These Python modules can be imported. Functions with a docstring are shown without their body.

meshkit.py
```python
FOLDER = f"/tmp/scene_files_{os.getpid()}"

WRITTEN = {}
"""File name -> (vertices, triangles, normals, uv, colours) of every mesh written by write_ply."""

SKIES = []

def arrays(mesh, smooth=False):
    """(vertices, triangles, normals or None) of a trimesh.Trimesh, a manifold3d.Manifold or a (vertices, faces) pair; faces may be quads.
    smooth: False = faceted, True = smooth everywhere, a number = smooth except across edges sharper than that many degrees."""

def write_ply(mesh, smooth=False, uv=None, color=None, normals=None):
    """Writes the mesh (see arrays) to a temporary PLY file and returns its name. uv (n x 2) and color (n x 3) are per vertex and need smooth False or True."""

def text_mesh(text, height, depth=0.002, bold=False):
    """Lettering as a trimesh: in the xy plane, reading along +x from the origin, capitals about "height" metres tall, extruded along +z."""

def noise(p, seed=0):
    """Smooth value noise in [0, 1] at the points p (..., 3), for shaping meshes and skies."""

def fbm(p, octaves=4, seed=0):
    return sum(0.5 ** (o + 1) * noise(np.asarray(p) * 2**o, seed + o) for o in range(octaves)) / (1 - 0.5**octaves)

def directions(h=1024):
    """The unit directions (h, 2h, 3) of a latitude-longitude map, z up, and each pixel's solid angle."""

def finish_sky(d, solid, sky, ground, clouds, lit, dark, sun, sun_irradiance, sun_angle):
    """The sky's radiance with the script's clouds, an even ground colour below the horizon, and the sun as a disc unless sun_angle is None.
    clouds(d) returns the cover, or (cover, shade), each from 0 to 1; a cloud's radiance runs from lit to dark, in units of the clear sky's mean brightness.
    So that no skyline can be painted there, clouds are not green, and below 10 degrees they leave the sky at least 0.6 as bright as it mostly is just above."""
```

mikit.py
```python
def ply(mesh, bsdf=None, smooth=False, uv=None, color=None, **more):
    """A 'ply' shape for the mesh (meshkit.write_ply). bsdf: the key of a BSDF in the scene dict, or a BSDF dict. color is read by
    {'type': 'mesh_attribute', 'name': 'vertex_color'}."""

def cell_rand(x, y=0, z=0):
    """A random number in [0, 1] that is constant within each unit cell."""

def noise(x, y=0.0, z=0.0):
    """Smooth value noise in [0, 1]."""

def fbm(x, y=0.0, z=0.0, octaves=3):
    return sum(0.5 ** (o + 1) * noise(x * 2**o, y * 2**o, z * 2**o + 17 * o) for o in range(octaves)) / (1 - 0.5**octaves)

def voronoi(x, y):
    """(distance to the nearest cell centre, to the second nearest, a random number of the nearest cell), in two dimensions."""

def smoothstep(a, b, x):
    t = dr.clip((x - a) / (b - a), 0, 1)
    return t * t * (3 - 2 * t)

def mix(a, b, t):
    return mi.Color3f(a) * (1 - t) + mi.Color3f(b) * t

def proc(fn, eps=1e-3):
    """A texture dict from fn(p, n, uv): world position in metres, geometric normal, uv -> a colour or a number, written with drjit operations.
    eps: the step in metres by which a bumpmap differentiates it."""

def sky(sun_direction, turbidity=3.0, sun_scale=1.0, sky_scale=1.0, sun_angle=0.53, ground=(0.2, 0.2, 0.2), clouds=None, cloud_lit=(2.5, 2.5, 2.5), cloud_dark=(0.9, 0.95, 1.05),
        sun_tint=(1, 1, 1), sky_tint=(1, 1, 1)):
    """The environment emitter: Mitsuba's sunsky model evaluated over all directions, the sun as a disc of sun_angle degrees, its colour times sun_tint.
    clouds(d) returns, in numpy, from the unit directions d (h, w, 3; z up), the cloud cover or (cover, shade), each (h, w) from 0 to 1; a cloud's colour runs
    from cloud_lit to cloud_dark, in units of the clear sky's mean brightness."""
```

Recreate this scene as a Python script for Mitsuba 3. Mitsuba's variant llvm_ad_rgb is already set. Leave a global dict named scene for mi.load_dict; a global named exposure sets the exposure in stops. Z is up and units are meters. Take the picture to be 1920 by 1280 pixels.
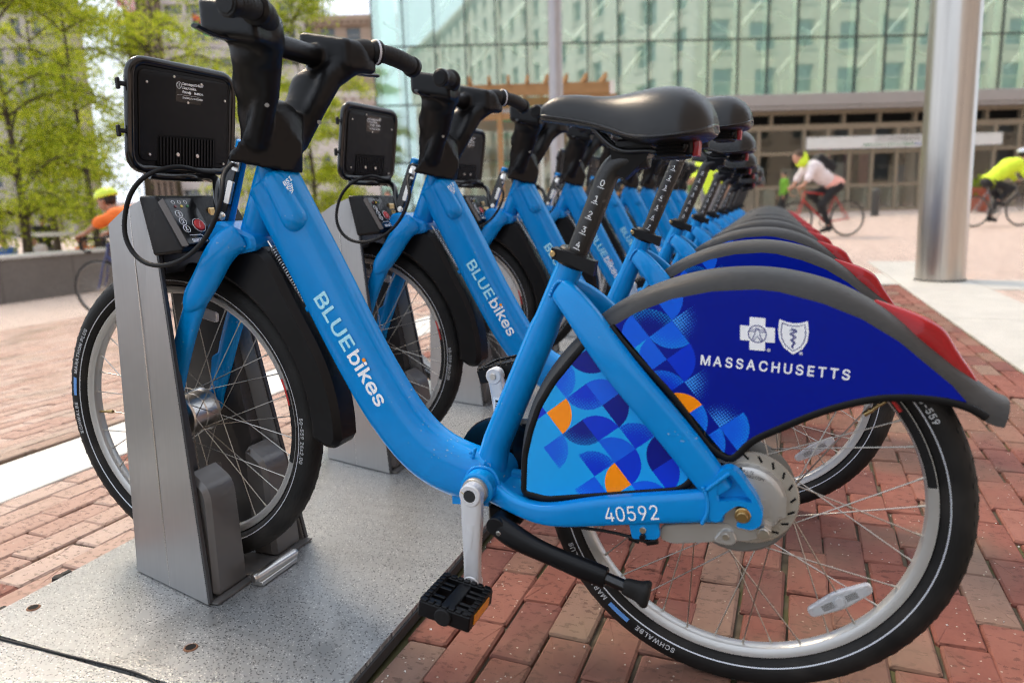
import math
import numpy as np
import trimesh, mapbox_earcut
import drjit as dr
import mitsuba as mi
import mikit, meshkit
from mikit import proc, fbm, noise, smoothstep, cell_rand, voronoi

T4 = mi.ScalarTransform4f
exposure = 2.45
scene, labels = {}, {}

# ---------------------------------------------------------------- camera, sky
CAM = np.array([1.25501, -1.19149, 0.82026])
YAW, PITCH, ROLL = -0.381455, 0.187534, -0.030546
_f = np.array([math.sin(YAW) * math.cos(PITCH), math.cos(YAW) * math.cos(PITCH), -math.sin(PITCH)])
_r = np.array([math.cos(YAW), -math.sin(YAW), 0.0])
_u = np.cross(_r, _f)
_up = -_r * math.sin(ROLL) + _u * math.cos(ROLL)
scene['camera'] = {'type': 'thinlens', 'fov': 2 * math.degrees(math.atan(960 / 1365.995)), 'fov_axis': 'x',
                   'aperture_radius': 0.0047, 'focus_distance': 1.55, 'near_clip': 0.05, 'far_clip': 2000.0,
                   'to_world': T4().look_at(origin=CAM.tolist(), target=(CAM + _f).tolist(), up=_up.tolist())}
scene['sky'] = mikit.sky((-0.62, 0.30, 0.80), turbidity=4, sun_scale=0.46, sun_angle=18, clouds=lambda d: 1.0,
                         cloud_lit=(2.38, 2.60, 2.95), sun_tint=(1.0, 0.97, 0.93))

# ---------------------------------------------------------------- helpers
def S(r, g, b):
    c = np.array([r, g, b]) / 255.0
    return [float(x) for x in np.where(c < 0.04045, c / 12.92, ((c + 0.055) / 1.055) ** 2.4)]

def mat(name, d, two=True):
    scene[name] = {'type': 'twosided', 'b': d} if two else d
    return name

def pr(name, col, rough=0.5, metal=0.0, spec=0.5, cc=0.0, ccg=0.9, bump=None, bs=1.0, sheen=0.0):
    c = col if isinstance(col, dict) else {'type': 'rgb', 'value': list(col)}
    d = {'type': 'principled', 'base_color': c, 'roughness': rough, 'metallic': metal, 'specular': spec}
    if cc: d['clearcoat'] = cc; d['clearcoat_gloss'] = ccg
    if sheen: d['sheen'] = sheen
    if bump is not None: d = {'type': 'bumpmap', 'b': d, 't': bump, 'scale': bs}
    return mat(name, d)

def num(base, used={}):
    n = used.get(base, -1) + 1
    used[base] = n
    return base if n == 0 else '%s_%03d' % (base, n)

def put(key, ply, M=None):
    d = dict(ply)
    if M is not None: d['to_world'] = T4(M)
    scene[key] = d
    return key

def child(parent, name, ply, M=None):
    return put(num(parent + '__' + name), ply, M)

def lab(key, label, cat=None, group=None, kind=None):
    e = {'label': label}
    if cat: e['category'] = cat
    if group: e['group'] = group
    if kind: e['kind'] = kind
    labels[key] = e

def cat(*ms):
    V, F, n = [], [], 0
    for v, f in ms:
        f = np.asarray(f, int)
        if f.shape[1] == 4: f = np.vstack([f[:, [0, 1, 2]], f[:, [0, 2, 3]]])
        V.append(np.asarray(v, float)); F.append(f + n); n += len(v)
    return np.vstack(V), np.vstack(F)

def tm(m): return np.array(m.vertices), np.array(m.faces)
def mv(m, d): return m[0] + np.asarray(d, float), m[1]
def mirror_y(m): return m[0] * [1, -1, 1], m[1][:, ::-1]
def xf(m, M): return m[0] @ np.asarray(M)[:3, :3].T + np.asarray(M)[:3, 3], m[1]

def rotz(a, t=(0, 0, 0)):
    M = np.eye(4); c, s = math.cos(a), math.sin(a)
    M[:2, :2] = [[c, -s], [s, c]]; M[:3, 3] = t
    return M

def roty(a, t=(0, 0, 0)):
    M = np.eye(4); c, s = math.cos(a), math.sin(a)
    M[0, 0], M[0, 2], M[2, 0], M[2, 2] = c, s, -s, c; M[:3, 3] = t
    return M

def tr(x, y, z):
    M = np.eye(4); M[:3, 3] = [x, y, z]; return M

def hull(pts): return tm(trimesh.convex.convex_hull(np.asarray(pts, float)))

def box(x0, x1, y0, y1, z0, z1, b=0.0):
    if b <= 0:
        return hull([[x, y, z] for x in (x0, x1) for y in (y0, y1) for z in (z0, z1)])
    P = []
    for x, sx in ((x0, 1), (x1, -1)):
        for y, sy in ((y0, 1), (y1, -1)):
            for z, sz in ((z0, 1), (z1, -1)):
                P += [[x, y + sy * b, z + sz * b], [x + sx * b, y, z + sz * b], [x + sx * b, y + sy * b, z]]
    return hull(P)

def qbox(x0, x1, y0, y1, z0, z1):
    v = np.array([[x0, y0, z0], [x1, y0, z0], [x1, y1, z0], [x0, y1, z0], [x0, y0, z1], [x1, y0, z1], [x1, y1, z1], [x0, y1, z1]], float)
    f = np.array([[3, 2, 1, 0], [4, 5, 6, 7], [0, 1, 5, 4], [1, 2, 6, 5], [2, 3, 7, 6], [3, 0, 4, 7]])
    return v, np.vstack([f[:, [0, 1, 2]], f[:, [0, 2, 3]]])

def spline(P, n):
    from scipy.interpolate import CubicSpline
    P = np.asarray(P, float)
    t = np.r_[0, np.cumsum(np.linalg.norm(np.diff(P[:, :3], axis=0), axis=1))]
    return CubicSpline(t, P, axis=0)(np.linspace(0, t[-1], n))

def sweep(P, a, b=None, axis=None, m=20, e=2.0, cap=True, closed=False):
    """Tube along P; a, b: radii (a across, b along 'axis' when given)."""
    P = np.asarray(P, float); n = len(P)
    a = np.broadcast_to(a, n).astype(float); b = a if b is None else np.broadcast_to(b, n).astype(float)
    t = np.gradient(P, axis=0) if not closed else np.roll(P, -1, 0) - np.roll(P, 1, 0)
    t /= np.linalg.norm(t, axis=1, keepdims=True) + 1e-12
    if axis is not None:
        B = np.tile(np.asarray(axis, float), (n, 1)); N = np.cross(B, t)
        N /= np.linalg.norm(N, axis=1, keepdims=True) + 1e-12; B = np.cross(t, N)
    else:
        N = np.zeros((n, 3)); g = np.array([0, 0, 1.0]) if abs(t[0, 2]) < 0.9 else np.array([1.0, 0, 0])
        for i in range(n):
            g = g - t[i] * (g @ t[i]); g /= np.linalg.norm(g); N[i] = g
        B = np.cross(t, N)
    th = np.arange(m) * 2 * np.pi / m
    c, s = np.cos(th), np.sin(th)
    c, s = np.sign(c) * np.abs(c) ** (2 / e), np.sign(s) * np.abs(s) ** (2 / e)
    if cap and not closed:
        k = 0.35
        P = np.vstack([P[0] - t[0] * 0, P, P[-1]]); N = np.vstack([N[0], N, N[-1]]); B = np.vstack([B[0], B, B[-1]])
        a = np.r_[a[0] * .9, a, a[-1] * .9]; b = np.r_[b[0] * .9, b, b[-1] * .9]
        P[0] = P[0] - t[0] * a[0] * 0.12; P[-1] = P[-1] + t[-1] * a[-1] * 0.12; n += 2
    v = P[:, None] + a[:, None, None] * c[None, :, None] * N[:, None] + b[:, None, None] * s[None, :, None] * B[:, None]
    v = v.reshape(-1, 3)
    i, j = np.meshgrid(np.arange(n if closed else n - 1), np.arange(m), indexing='ij')
    i2, j2 = (i + 1) % n, (j + 1) % m
    f = np.stack([i * m + j, i * m + j2, i2 * m + j2, i2 * m + j], -1).reshape(-1, 4)
    f = np.vstack([f[:, [0, 1, 2]], f[:, [0, 2, 3]]])
    if cap and not closed:
        v = np.vstack([v, P[0], P[-1]]); q = np.arange(m)
        f = np.vstack([f, np.stack([q * 0 + len(v) - 2, (q + 1) % m, q], 1), np.stack([q * 0 + len(v) - 1, (n - 1) * m + q, (n - 1) * m + (q + 1) % m], 1)])
    return v, f

def rod(p, q, r, r2=None, m=8): return sweep([p, q], [r, r if r2 is None else r2], m=m)

def xz(pts, y=0.0): return [[x, y, z] for x, z in pts]

def lathe(prof, m=96, c=(0, 0, 0), closed=True, a0=0.0, a1=2 * math.pi):
    """Profile (r, y) turned about the y axis through c."""
    prof = np.asarray(prof, float); k = len(prof)
    full = a1 - a0 > 6.28
    th = a0 + np.arange(m if full else m + 1) * (a1 - a0) / m
    n = len(th)
    v = np.stack([prof[None, :, 0] * np.cos(th)[:, None], np.broadcast_to(prof[None, :, 1], (n, k)), prof[None, :, 0] * np.sin(th)[:, None]], -1).reshape(-1, 3) + c
    i, j = np.meshgrid(np.arange(n if full else n - 1), np.arange(k if closed else k - 1), indexing='ij')
    i2, j2 = (i + 1) % n, (j + 1) % k
    f = np.stack([i * k + j, i * k + j2, i2 * k + j2, i2 * k + j], -1).reshape(-1, 4)
    return v, np.vstack([f[:, [0, 1, 2]], f[:, [0, 2, 3]]])

def ring_prof(r, rad, m=16, ry=None, e=2.0):
    t = np.arange(m) * 2 * np.pi / m
    c, s = np.cos(t), np.sin(t)
    c, s = np.sign(c) * abs(c) ** (2 / e), np.sign(s) * abs(s) ** (2 / e)
    return np.stack([r + rad * c, (ry or rad) * s], 1)

def inset(P, d):
    P = np.asarray(P, float); a = P - np.roll(P, 1, 0); b = np.roll(P, -1, 0) - P
    a /= np.linalg.norm(a, axis=1, keepdims=True) + 1e-12; b /= np.linalg.norm(b, axis=1, keepdims=True) + 1e-12
    na, nb = np.stack([-a[:, 1], a[:, 0]], 1), np.stack([-b[:, 1], b[:, 0]], 1)
    w = na + nb; w /= np.maximum((w * na).sum(1, keepdims=True), 0.35)
    return P + w * d

def area(P):
    P = np.asarray(P); q = np.roll(P, -1, 0)
    return 0.5 * (P[:, 0] * q[:, 1] - q[:, 0] * P[:, 1]).sum()

def prism(P, y0, y1, bev=0.0):
    """Polygon P in (x, z) from y0 to y1 (y0 < y1), bevelled edges."""
    P = np.asarray(P, float)
    if area(P) < 0: P = P[::-1]
    n = len(P)
    rings = [(inset(P, bev), y0), (P, y0 + bev), (P, y1 - bev), (inset(P, bev), y1)] if bev else [(P, y0), (P, y1)]
    v = np.vstack([np.c_[r[:, 0], np.full(n, y), r[:, 1]] for r, y in rings])
    tri = mapbox_earcut.triangulate_float64(rings[0][0], np.array([n])).reshape(-1, 3).astype(int)
    a, b, c = (rings[0][0][tri[:, k]] for k in range(3))
    neg = ((b[:, 0] - a[:, 0]) * (c[:, 1] - a[:, 1]) - (b[:, 1] - a[:, 1]) * (c[:, 0] - a[:, 0])) < 0
    tri[neg] = tri[neg][:, ::-1]
    k = len(rings); q = np.arange(n); F = [tri, tri[:, ::-1] + (k - 1) * n]
    for i in range(k - 1):
        A, B = i * n + q, i * n + (q + 1) % n
        F += [np.stack([A, A + n, B], 1), np.stack([B, A + n, B + n], 1)]
    f = np.vstack(F)
    return v, f

def rounded(P, r, k=5):
    P = np.asarray(P, float); out = []; n = len(P)
    rr = np.broadcast_to(r, n)
    for i in range(n):
        p, a, b = P[i], P[i - 1], P[(i + 1) % n]
        da, db = a - p, b - p; la, lb = np.linalg.norm(da), np.linalg.norm(db)
        d = min(rr[i], 0.45 * la, 0.45 * lb); s, e_ = p + da / la * d, p + db / lb * d
        for t in np.linspace(0, 1, k): out.append((1 - t) ** 2 * s + 2 * t * (1 - t) * p + t * t * e_)
    return np.array(out)

# ---- implicit surfaces
def cap(P, a, b, ra, rb=None, sc=(1, 1, 1)):
    sc = np.asarray(sc, float); a, b = np.asarray(a, float) * sc, np.asarray(b, float) * sc
    rb = ra if rb is None else rb
    Q = P * sc - a; d = b - a; t = np.clip((Q @ d) / max(d @ d, 1e-12), 0, 1)
    return np.linalg.norm(Q - t[..., None] * d, axis=-1) - (ra + (rb - ra) * t)

def ell(P, c, r):
    q = (P - np.asarray(c, float)) / np.asarray(r, float); k = np.linalg.norm(q, axis=-1)
    return (k - 1) * min(r) if np.ptp(r) == 0 else k * (k - 1) / (np.linalg.norm(q / np.asarray(r, float), axis=-1) + 1e-9)

def sm(ds, k):
    m = np.min(ds, axis=0)
    return m - k * np.log(sum(np.exp(-(np.minimum(d - m, 40 * k)) / k) for d in ds))

def nets(f, lo, hi, h):
    lo, hi = np.asarray(lo, float), np.asarray(hi, float)
    n = np.ceil((hi - lo) / h).astype(int) + 1
    G = np.stack(np.meshgrid(*[lo[k] + np.arange(n[k]) * h for k in range(3)], indexing='ij'), -1)
    v = f(G); s = v < 0
    nc = n - 1; acc = np.zeros((*nc, 3)); cnt = np.zeros(nc)
    for ax in range(3):
        o = [k for k in range(3) if k != ax]
        A = [slice(None)] * 3; B = [slice(None)] * 3; A[ax] = slice(0, -1); B[ax] = slice(1, None)
        va, vb = v[tuple(A)], v[tuple(B)]; cr = (va < 0) != (vb < 0)
        t = np.where(cr, va / np.where(va == vb, 1, va - vb), 0)
        p = G[tuple(A)].copy(); p[..., ax] += t * h; p *= cr[..., None]
        for i in (0, 1):
            for j in (0, 1):
                W = [slice(None)] * 3; W[o[0]] = slice(i, i + nc[o[0]]); W[o[1]] = slice(j, j + nc[o[1]])
                acc += p[tuple(W)]; cnt += cr[tuple(W)]
    on = cnt > 0; idx = -np.ones(nc, int); idx[on] = np.arange(on.sum())
    V = acc[on] / cnt[on][:, None]; F = []
    for ax in range(3):
        o = [(ax + 1) % 3, (ax + 2) % 3]
        A = [slice(1, -1)] * 3; B = [slice(1, -1)] * 3; A[ax] = slice(0, -1); B[ax] = slice(1, None)
        sa, sb = s[tuple(A)], s[tuple(B)]; w = np.argwhere(sa != sb); q = sa[tuple(w.T)]
        w[:, o[0]] += 1; w[:, o[1]] += 1
        def at(da, db):
            u = w.copy(); u[:, o[0]] -= da; u[:, o[1]] -= db; return idx[tuple(u.T)]
        Q = np.stack([at(1, 1), at(0, 1), at(0, 0), at(1, 0)], 1)
        Q[~q] = Q[~q][:, ::-1]; F.append(Q)
    F = np.vstack(F); F = F[(F >= 0).all(1)]
    for _ in range(2):
        e = h * 0.3; d0 = f(V); g = np.stack([f(V + e * np.eye(3)[k]) - f(V - e * np.eye(3)[k]) for k in range(3)], -1) / (2 * e)
        V = V - np.clip(d0 / np.maximum((g * g).sum(-1), .2), -h, h)[:, None] * g
    return V, np.vstack([F[:, [0, 1, 2]], F[:, [0, 2, 3]]])

# ---- lettering
def text(s, h, o, xd, yd, bold=False, width=None, depth=0.0006, center=False, track=0.0):
    parts, x = [], 0.0
    if track or (' ' in s and track):
        for ch in s:
            if ch == ' ': x += h * 0.45; continue
            m = tm(meshkit.text_mesh(ch, h, depth, bold)); parts.append(mv(m, [x, 0, 0])); x += m[0][:, 0].max() + track
        m = cat(*parts)
    else: m = tm(meshkit.text_mesh(s, h, depth, bold))
    v = m[0].copy()
    if width: v[:, 0] *= width / v[:, 0].max()
    if center: v[:, 0] -= v[:, 0].max() / 2
    xd, yd = np.asarray(xd, float), np.asarray(yd, float)
    xd = xd / np.linalg.norm(xd); yd = yd - xd * (yd @ xd); yd /= np.linalg.norm(yd)
    return np.asarray(o, float) + v[:, :1] * xd + v[:, 1:2] * yd + v[:, 2:] * np.cross(xd, yd), m[1]

def arc_text(s, h, c, r, a0, y, bold=True, track=0.0012, cw=True):
    """Letters with their tops outward, clockwise from angle a0 as seen from -y."""
    out, a = [], a0
    for ch in s:
        if ch == ' ': a -= h * 0.5 / r; continue
        m = tm(meshkit.text_mesh(ch, h, 0.0005, bold)); w = m[0][:, 0].max()
        am = a - w / 2 / r; rd = np.array([math.cos(am), 0, math.sin(am)]); td = np.array([math.sin(am), 0, -math.cos(am)])
        o = np.asarray(c, float) + rd * r + np.array([0, y, 0]); v = m[0]
        out.append((o + (v[:, :1] - w / 2) * td + v[:, 1:2] * rd + v[:, 2:] * np.array([0, -1.0, 0]), m[1])); a -= (w + track) / r
    return cat(*out)

def disc(c, r, n_, d=0.001, m=20):
    n_ = np.asarray(n_, float); n_ /= np.linalg.norm(n_); c = np.asarray(c, float)
    return rod(c, c + n_ * d, r, m=m)
# ---------------------------------------------------------------- materials
def speck(p, k=60.0): return noise(p.x * k, p.y * k, p.z * k)

def paint_fn(p, n, uv):
    w = fbm(p.x * 9, p.y * 9, p.z * 9, 3)
    c = mikit.mix((0.0, 0.200, 0.54), (0.0, 0.228, 0.60), w)
    dust = smoothstep(0.50, 0.80, fbm(p.x * 4 + 7, p.y * 4, p.z * 4, 4)) * 0.012
    chip = smoothstep(0.86, 0.90, noise(p.x * 210, p.y * 210, p.z * 210)) * smoothstep(0.58, 0.66, fbm(p.x * 13, p.y * 13 + 4, p.z * 13, 3))
    c = c * (1 - dust) + mi.Color3f(0.30, 0.34, 0.38) * dust
    return c * (1 - 0.6 * chip) + mi.Color3f(0.35, 0.42, 0.48) * 0.6 * chip
pr('blue_paint', proc(paint_fn), 0.20, 0, 0.22, cc=0.22, ccg=0.98)
def blk_fn(p, n, uv):
    w = fbm(p.x * 30, p.y * 30, p.z * 30, 3)
    du = smoothstep(0.55, 0.85, fbm(p.x * 8, p.y * 8 + 3, p.z * 8, 4)) * 0.010
    return mikit.mix((0.003, 0.003, 0.0036), (0.006, 0.006, 0.0068), w) * (1 - du) + mi.Color3f(0.30, 0.28, 0.26) * du
pr('black_plastic', proc(blk_fn), 0.38, 0, 0.22, bump=proc(lambda p, n, uv: noise(p.x * 900, p.y * 900, p.z * 900), 3e-4), bs=0.00012)
pr('black_gloss', (0.004, 0.004, 0.0045), 0.14, 0, 0.45, cc=0.3)
pr('black_matte', (0.006, 0.006, 0.0065), 0.6, 0, 0.3)
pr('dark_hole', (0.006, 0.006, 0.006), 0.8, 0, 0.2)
def grey_fn(p, n, uv):
    w = fbm(p.x * 14, p.y * 14, p.z * 14, 4) * 0.75 + 0.25 * speck(p, 150) + 0.5 * smoothstep(0.62, 0.8, fbm(p.x * 5, p.y * 5, p.z * 30, 4))
    return mikit.mix((0.028, 0.027, 0.026), (0.055, 0.0535, 0.052), w)
pr('guard_grey', proc(grey_fn), 0.55, 0, 0.4, bump=proc(lambda p, n, uv: noise(p.x * 700, p.y * 700, p.z * 700), 4e-4), bs=0.0002)
def tyre_fn(p, n, uv):
    w = fbm(p.x * 25, p.y * 25, p.z * 25, 3)
    du = smoothstep(0.48, 0.80, fbm(p.x * 11, p.y * 11, p.z * 11, 4)) * 0.06
    return mikit.mix((0.005, 0.005, 0.005), (0.013, 0.0125, 0.012), w) * (1 - du) + mi.Color3f(0.25, 0.22, 0.19) * du
pr('rubber', proc(tyre_fn), 0.6, 0, 0.25)
pr('seat_skin', (0.008, 0.008, 0.0085), 0.34, 0, 0.42, bump=proc(lambda p, n, uv: noise(p.x * 1100, p.y * 1100, p.z * 1100), 3e-4), bs=0.00012)
pr('alu', (0.62, 0.60, 0.57), 0.30, 1.0)
pr('rim_silver', (0.50, 0.495, 0.48), 0.32, 0.6)
pr('crank_silver', (0.62, 0.62, 0.63), 0.35, 0.35)
pr('chrome', (0.72, 0.70, 0.66), 0.10, 1.0)
pr('spoke_steel', (0.52, 0.49, 0.45), 0.28, 1.0)
pr('cream_paint', (0.48, 0.47, 0.45), 0.28, 0.6)
pr('disc_steel', (0.45, 0.42, 0.37), 0.4, 0.7)
pr('hub_grey', (0.22, 0.22, 0.21), 0.4, 0.6)
pr('reflect_grey', (0.50, 0.52, 0.56), 0.35, 0.3)
pr('reflector_clear', (0.48, 0.47, 0.48), 0.12, 0.2, 0.6, cc=0.8, bump=proc(lambda p, n, uv: noise(p.x * 500, p.y * 500, p.z * 500), 5e-4), bs=0.0006)
pr('white_print', (0.80, 0.82, 0.84), 0.4)
pr('grey_print', (0.42, 0.43, 0.44), 0.5)
pr('cyan_print', (0.36, 0.70, 0.82), 0.4)
pr('orange_print', S(240, 150, 40), 0.4)
pr('navy_print', (0.004, 0.010, 0.16), 0.4)
pr('blue_band', S(90, 140, 200), 0.5)
pr('amber_lens', S(215, 130, 20), 0.15, 0, 0.6, cc=0.8)
pr('red_lens', (0.30, 0.006, 0.008), 0.15, 0, 0.25, cc=0.2, ccg=0.97)
pr('red_sticker', (0.50, 0.03, 0.03), 0.4)
pr('brass', (0.45, 0.32, 0.15), 0.3, 1.0)
pr('barcode_white', (0.78, 0.78, 0.77), 0.5)

# print on the wheel skirts: quarter discs on a square grid, some of them in half-tone dots; uv = (x, z) on the bicycle
CELLS = [(0, 0, '00', 'O', 0), (1, 0, '10', 'R', 1), (2, 0, '01', 'M', 0), (0, 1, '10', 'K', 1), (1, 1, '01', 'R', 0), (2, 1, '00', 'K', 0),
         (1, -1, '00', 'M', 1), (2, -1, '10', 'K', 0), (-1, -1, '11', 'R', 0), (-1, 1, '00', 'M', 1), (0, 2, '01', 'R', 1), (1, 2, '01', 'M', 0),
         (2, 2, '01', 'R', 1), (0, 3, '11', 'O', 0), (1, 3, '00', 'R', 0), (2, 3, '11', 'K', 0), (3, 3, '11', 'K', 0), (2, 4, '00', 'R', 0),
         (1, 4, '01', 'M', 0), (-1, 3, '10', 'M', 1)]
CELLS_UP = [(5, 0, '10', 'M', 1), (4, 0, 'sq', 'L', 0), (4, 0, '11', 'M', 0), (4, 1, '01', 'R', 1), (5, -1, '01', 'K', 1), (6, -1, '00', 'M', 0), (6, 0, '00', 'l', 2),
            (4, -1, '11', 'M', 0), (5, 1, '00', 'R', 0), (3, 1, 'sq', 'L', 0), (4, 2, '01', 'O', 0), (4, 3, '00', 'M', 1), (5, 2, '00', 'l', 2), (3, 4, '01', 'L', 0),
            (5, 3, '01', 'l', 2), (4, 4, '00', 'M', 1), (3, 5, 'sq', 'R', 0), (4, 5, 'sq', 'M', 1), (5, 4, '00', 'M', 1)]
COL = {'L': S(18, 156, 228), 'M': S(14, 92, 220), 'R': S(4, 52, 200), 'K': S(2, 20, 128), 'O': S(250, 142, 12), 'l': S(60, 150, 235)}

def print_fn(cells, base, base2):
    def fn(p, n, uv):
        dx, dz = (uv.x - 0.860) / 0.0446, (uv.y - 0.467) / 0.0446
        i, j = dx * 0.784 + dz * 0.621, dx * 0.621 - dz * 0.784
        col = mi.Color3f(base) * 1.0
        fi, fj = i * 11.0, j * 11.0
        dd = dr.sqrt(dr.square(fi - dr.floor(fi) - 0.5) + dr.square(fj - dr.floor(fj) - 0.5))
        for a, b, k, c, h in cells:
            u, v = i - a, j - b
            on = (u > 0) & (u < 1) & (v > 0) & (v < 1)
            if k != 'sq':
                cu, cv = float(k[0]), float(k[1])
                r = dr.sqrt(dr.square(u - cu) + dr.square(v - cv))
                on &= (r < 1.15) if h == 2 else (r < 1)
                if h == 1:
                    g = dr.minimum(dr.abs(v - (1 - cv)), dr.abs(u - (1 - cu)))
                    base_c = mi.Color3f(COL[c]); lite = mi.Color3f(COL['L' if c != 'O' else 'O'])
                    cc = dr.select(dd < 0.36 * smoothstep(0.35, 1.0, r), base_c * 0.35 + lite * 0.65, base_c)
                elif h == 2:
                    on &= dd < 0.44 * (1 - smoothstep(0.2, 1.1, r)); cc = mi.Color3f(COL['l'])
                else: cc = mi.Color3f(COL[c])
            else: cc = mi.Color3f(COL[c])
            col = dr.select(on, cc, col)
        return col
    return fn
pr('print_light', proc(print_fn(CELLS, COL['L'], None)), 0.25, 0, 0.3, cc=0.12)
pr('print_dark', proc(print_fn(CELLS_UP, S(0, 23, 138), None)), 0.18, 0, 0.20, cc=0.12)
def post_fn(p, n, uv):
    w = smoothstep(0.70, 0.78, noise(p.x * 160, p.y * 160, p.z * 160)) * smoothstep(0.45, 0.62, fbm(p.x * 22, p.y * 22, p.z * 22, 3))
    return mikit.mix((0.012, 0.012, 0.012), (0.16, 0.16, 0.15), w * 0.5)
pr('post_black', proc(post_fn), 0.42, 0, 0.5)
# ---------------------------------------------------------------- the shared bicycle (x back along the bicycle, y away from the camera, z up)
BIKE = []          # (part path, ply, moves with: 'b' bicycle, 's' saddle, 'w' steered front wheel, smallest detail level it needs)
def add(path, mesh, m, smooth=30, mv_='b', lod=9, uvxz=False):
    q = path.split('__'); path = '__'.join(q[:1] + (['_'.join(q[1:])] if q[1:] else []))
    if uvxz:
        v, f = mesh; p = mikit.ply((v, f), m, smooth=False, uv=np.c_[v[:, 0], v[:, 2]])
    else: p = mikit.ply(mesh, m, smooth=smooth)
    BIKE.append((path, p, mv_, lod))

RC, FC, WR = (1.175, 0, 0.338), (0.0, 0, 0.3815), 0.335

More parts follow.
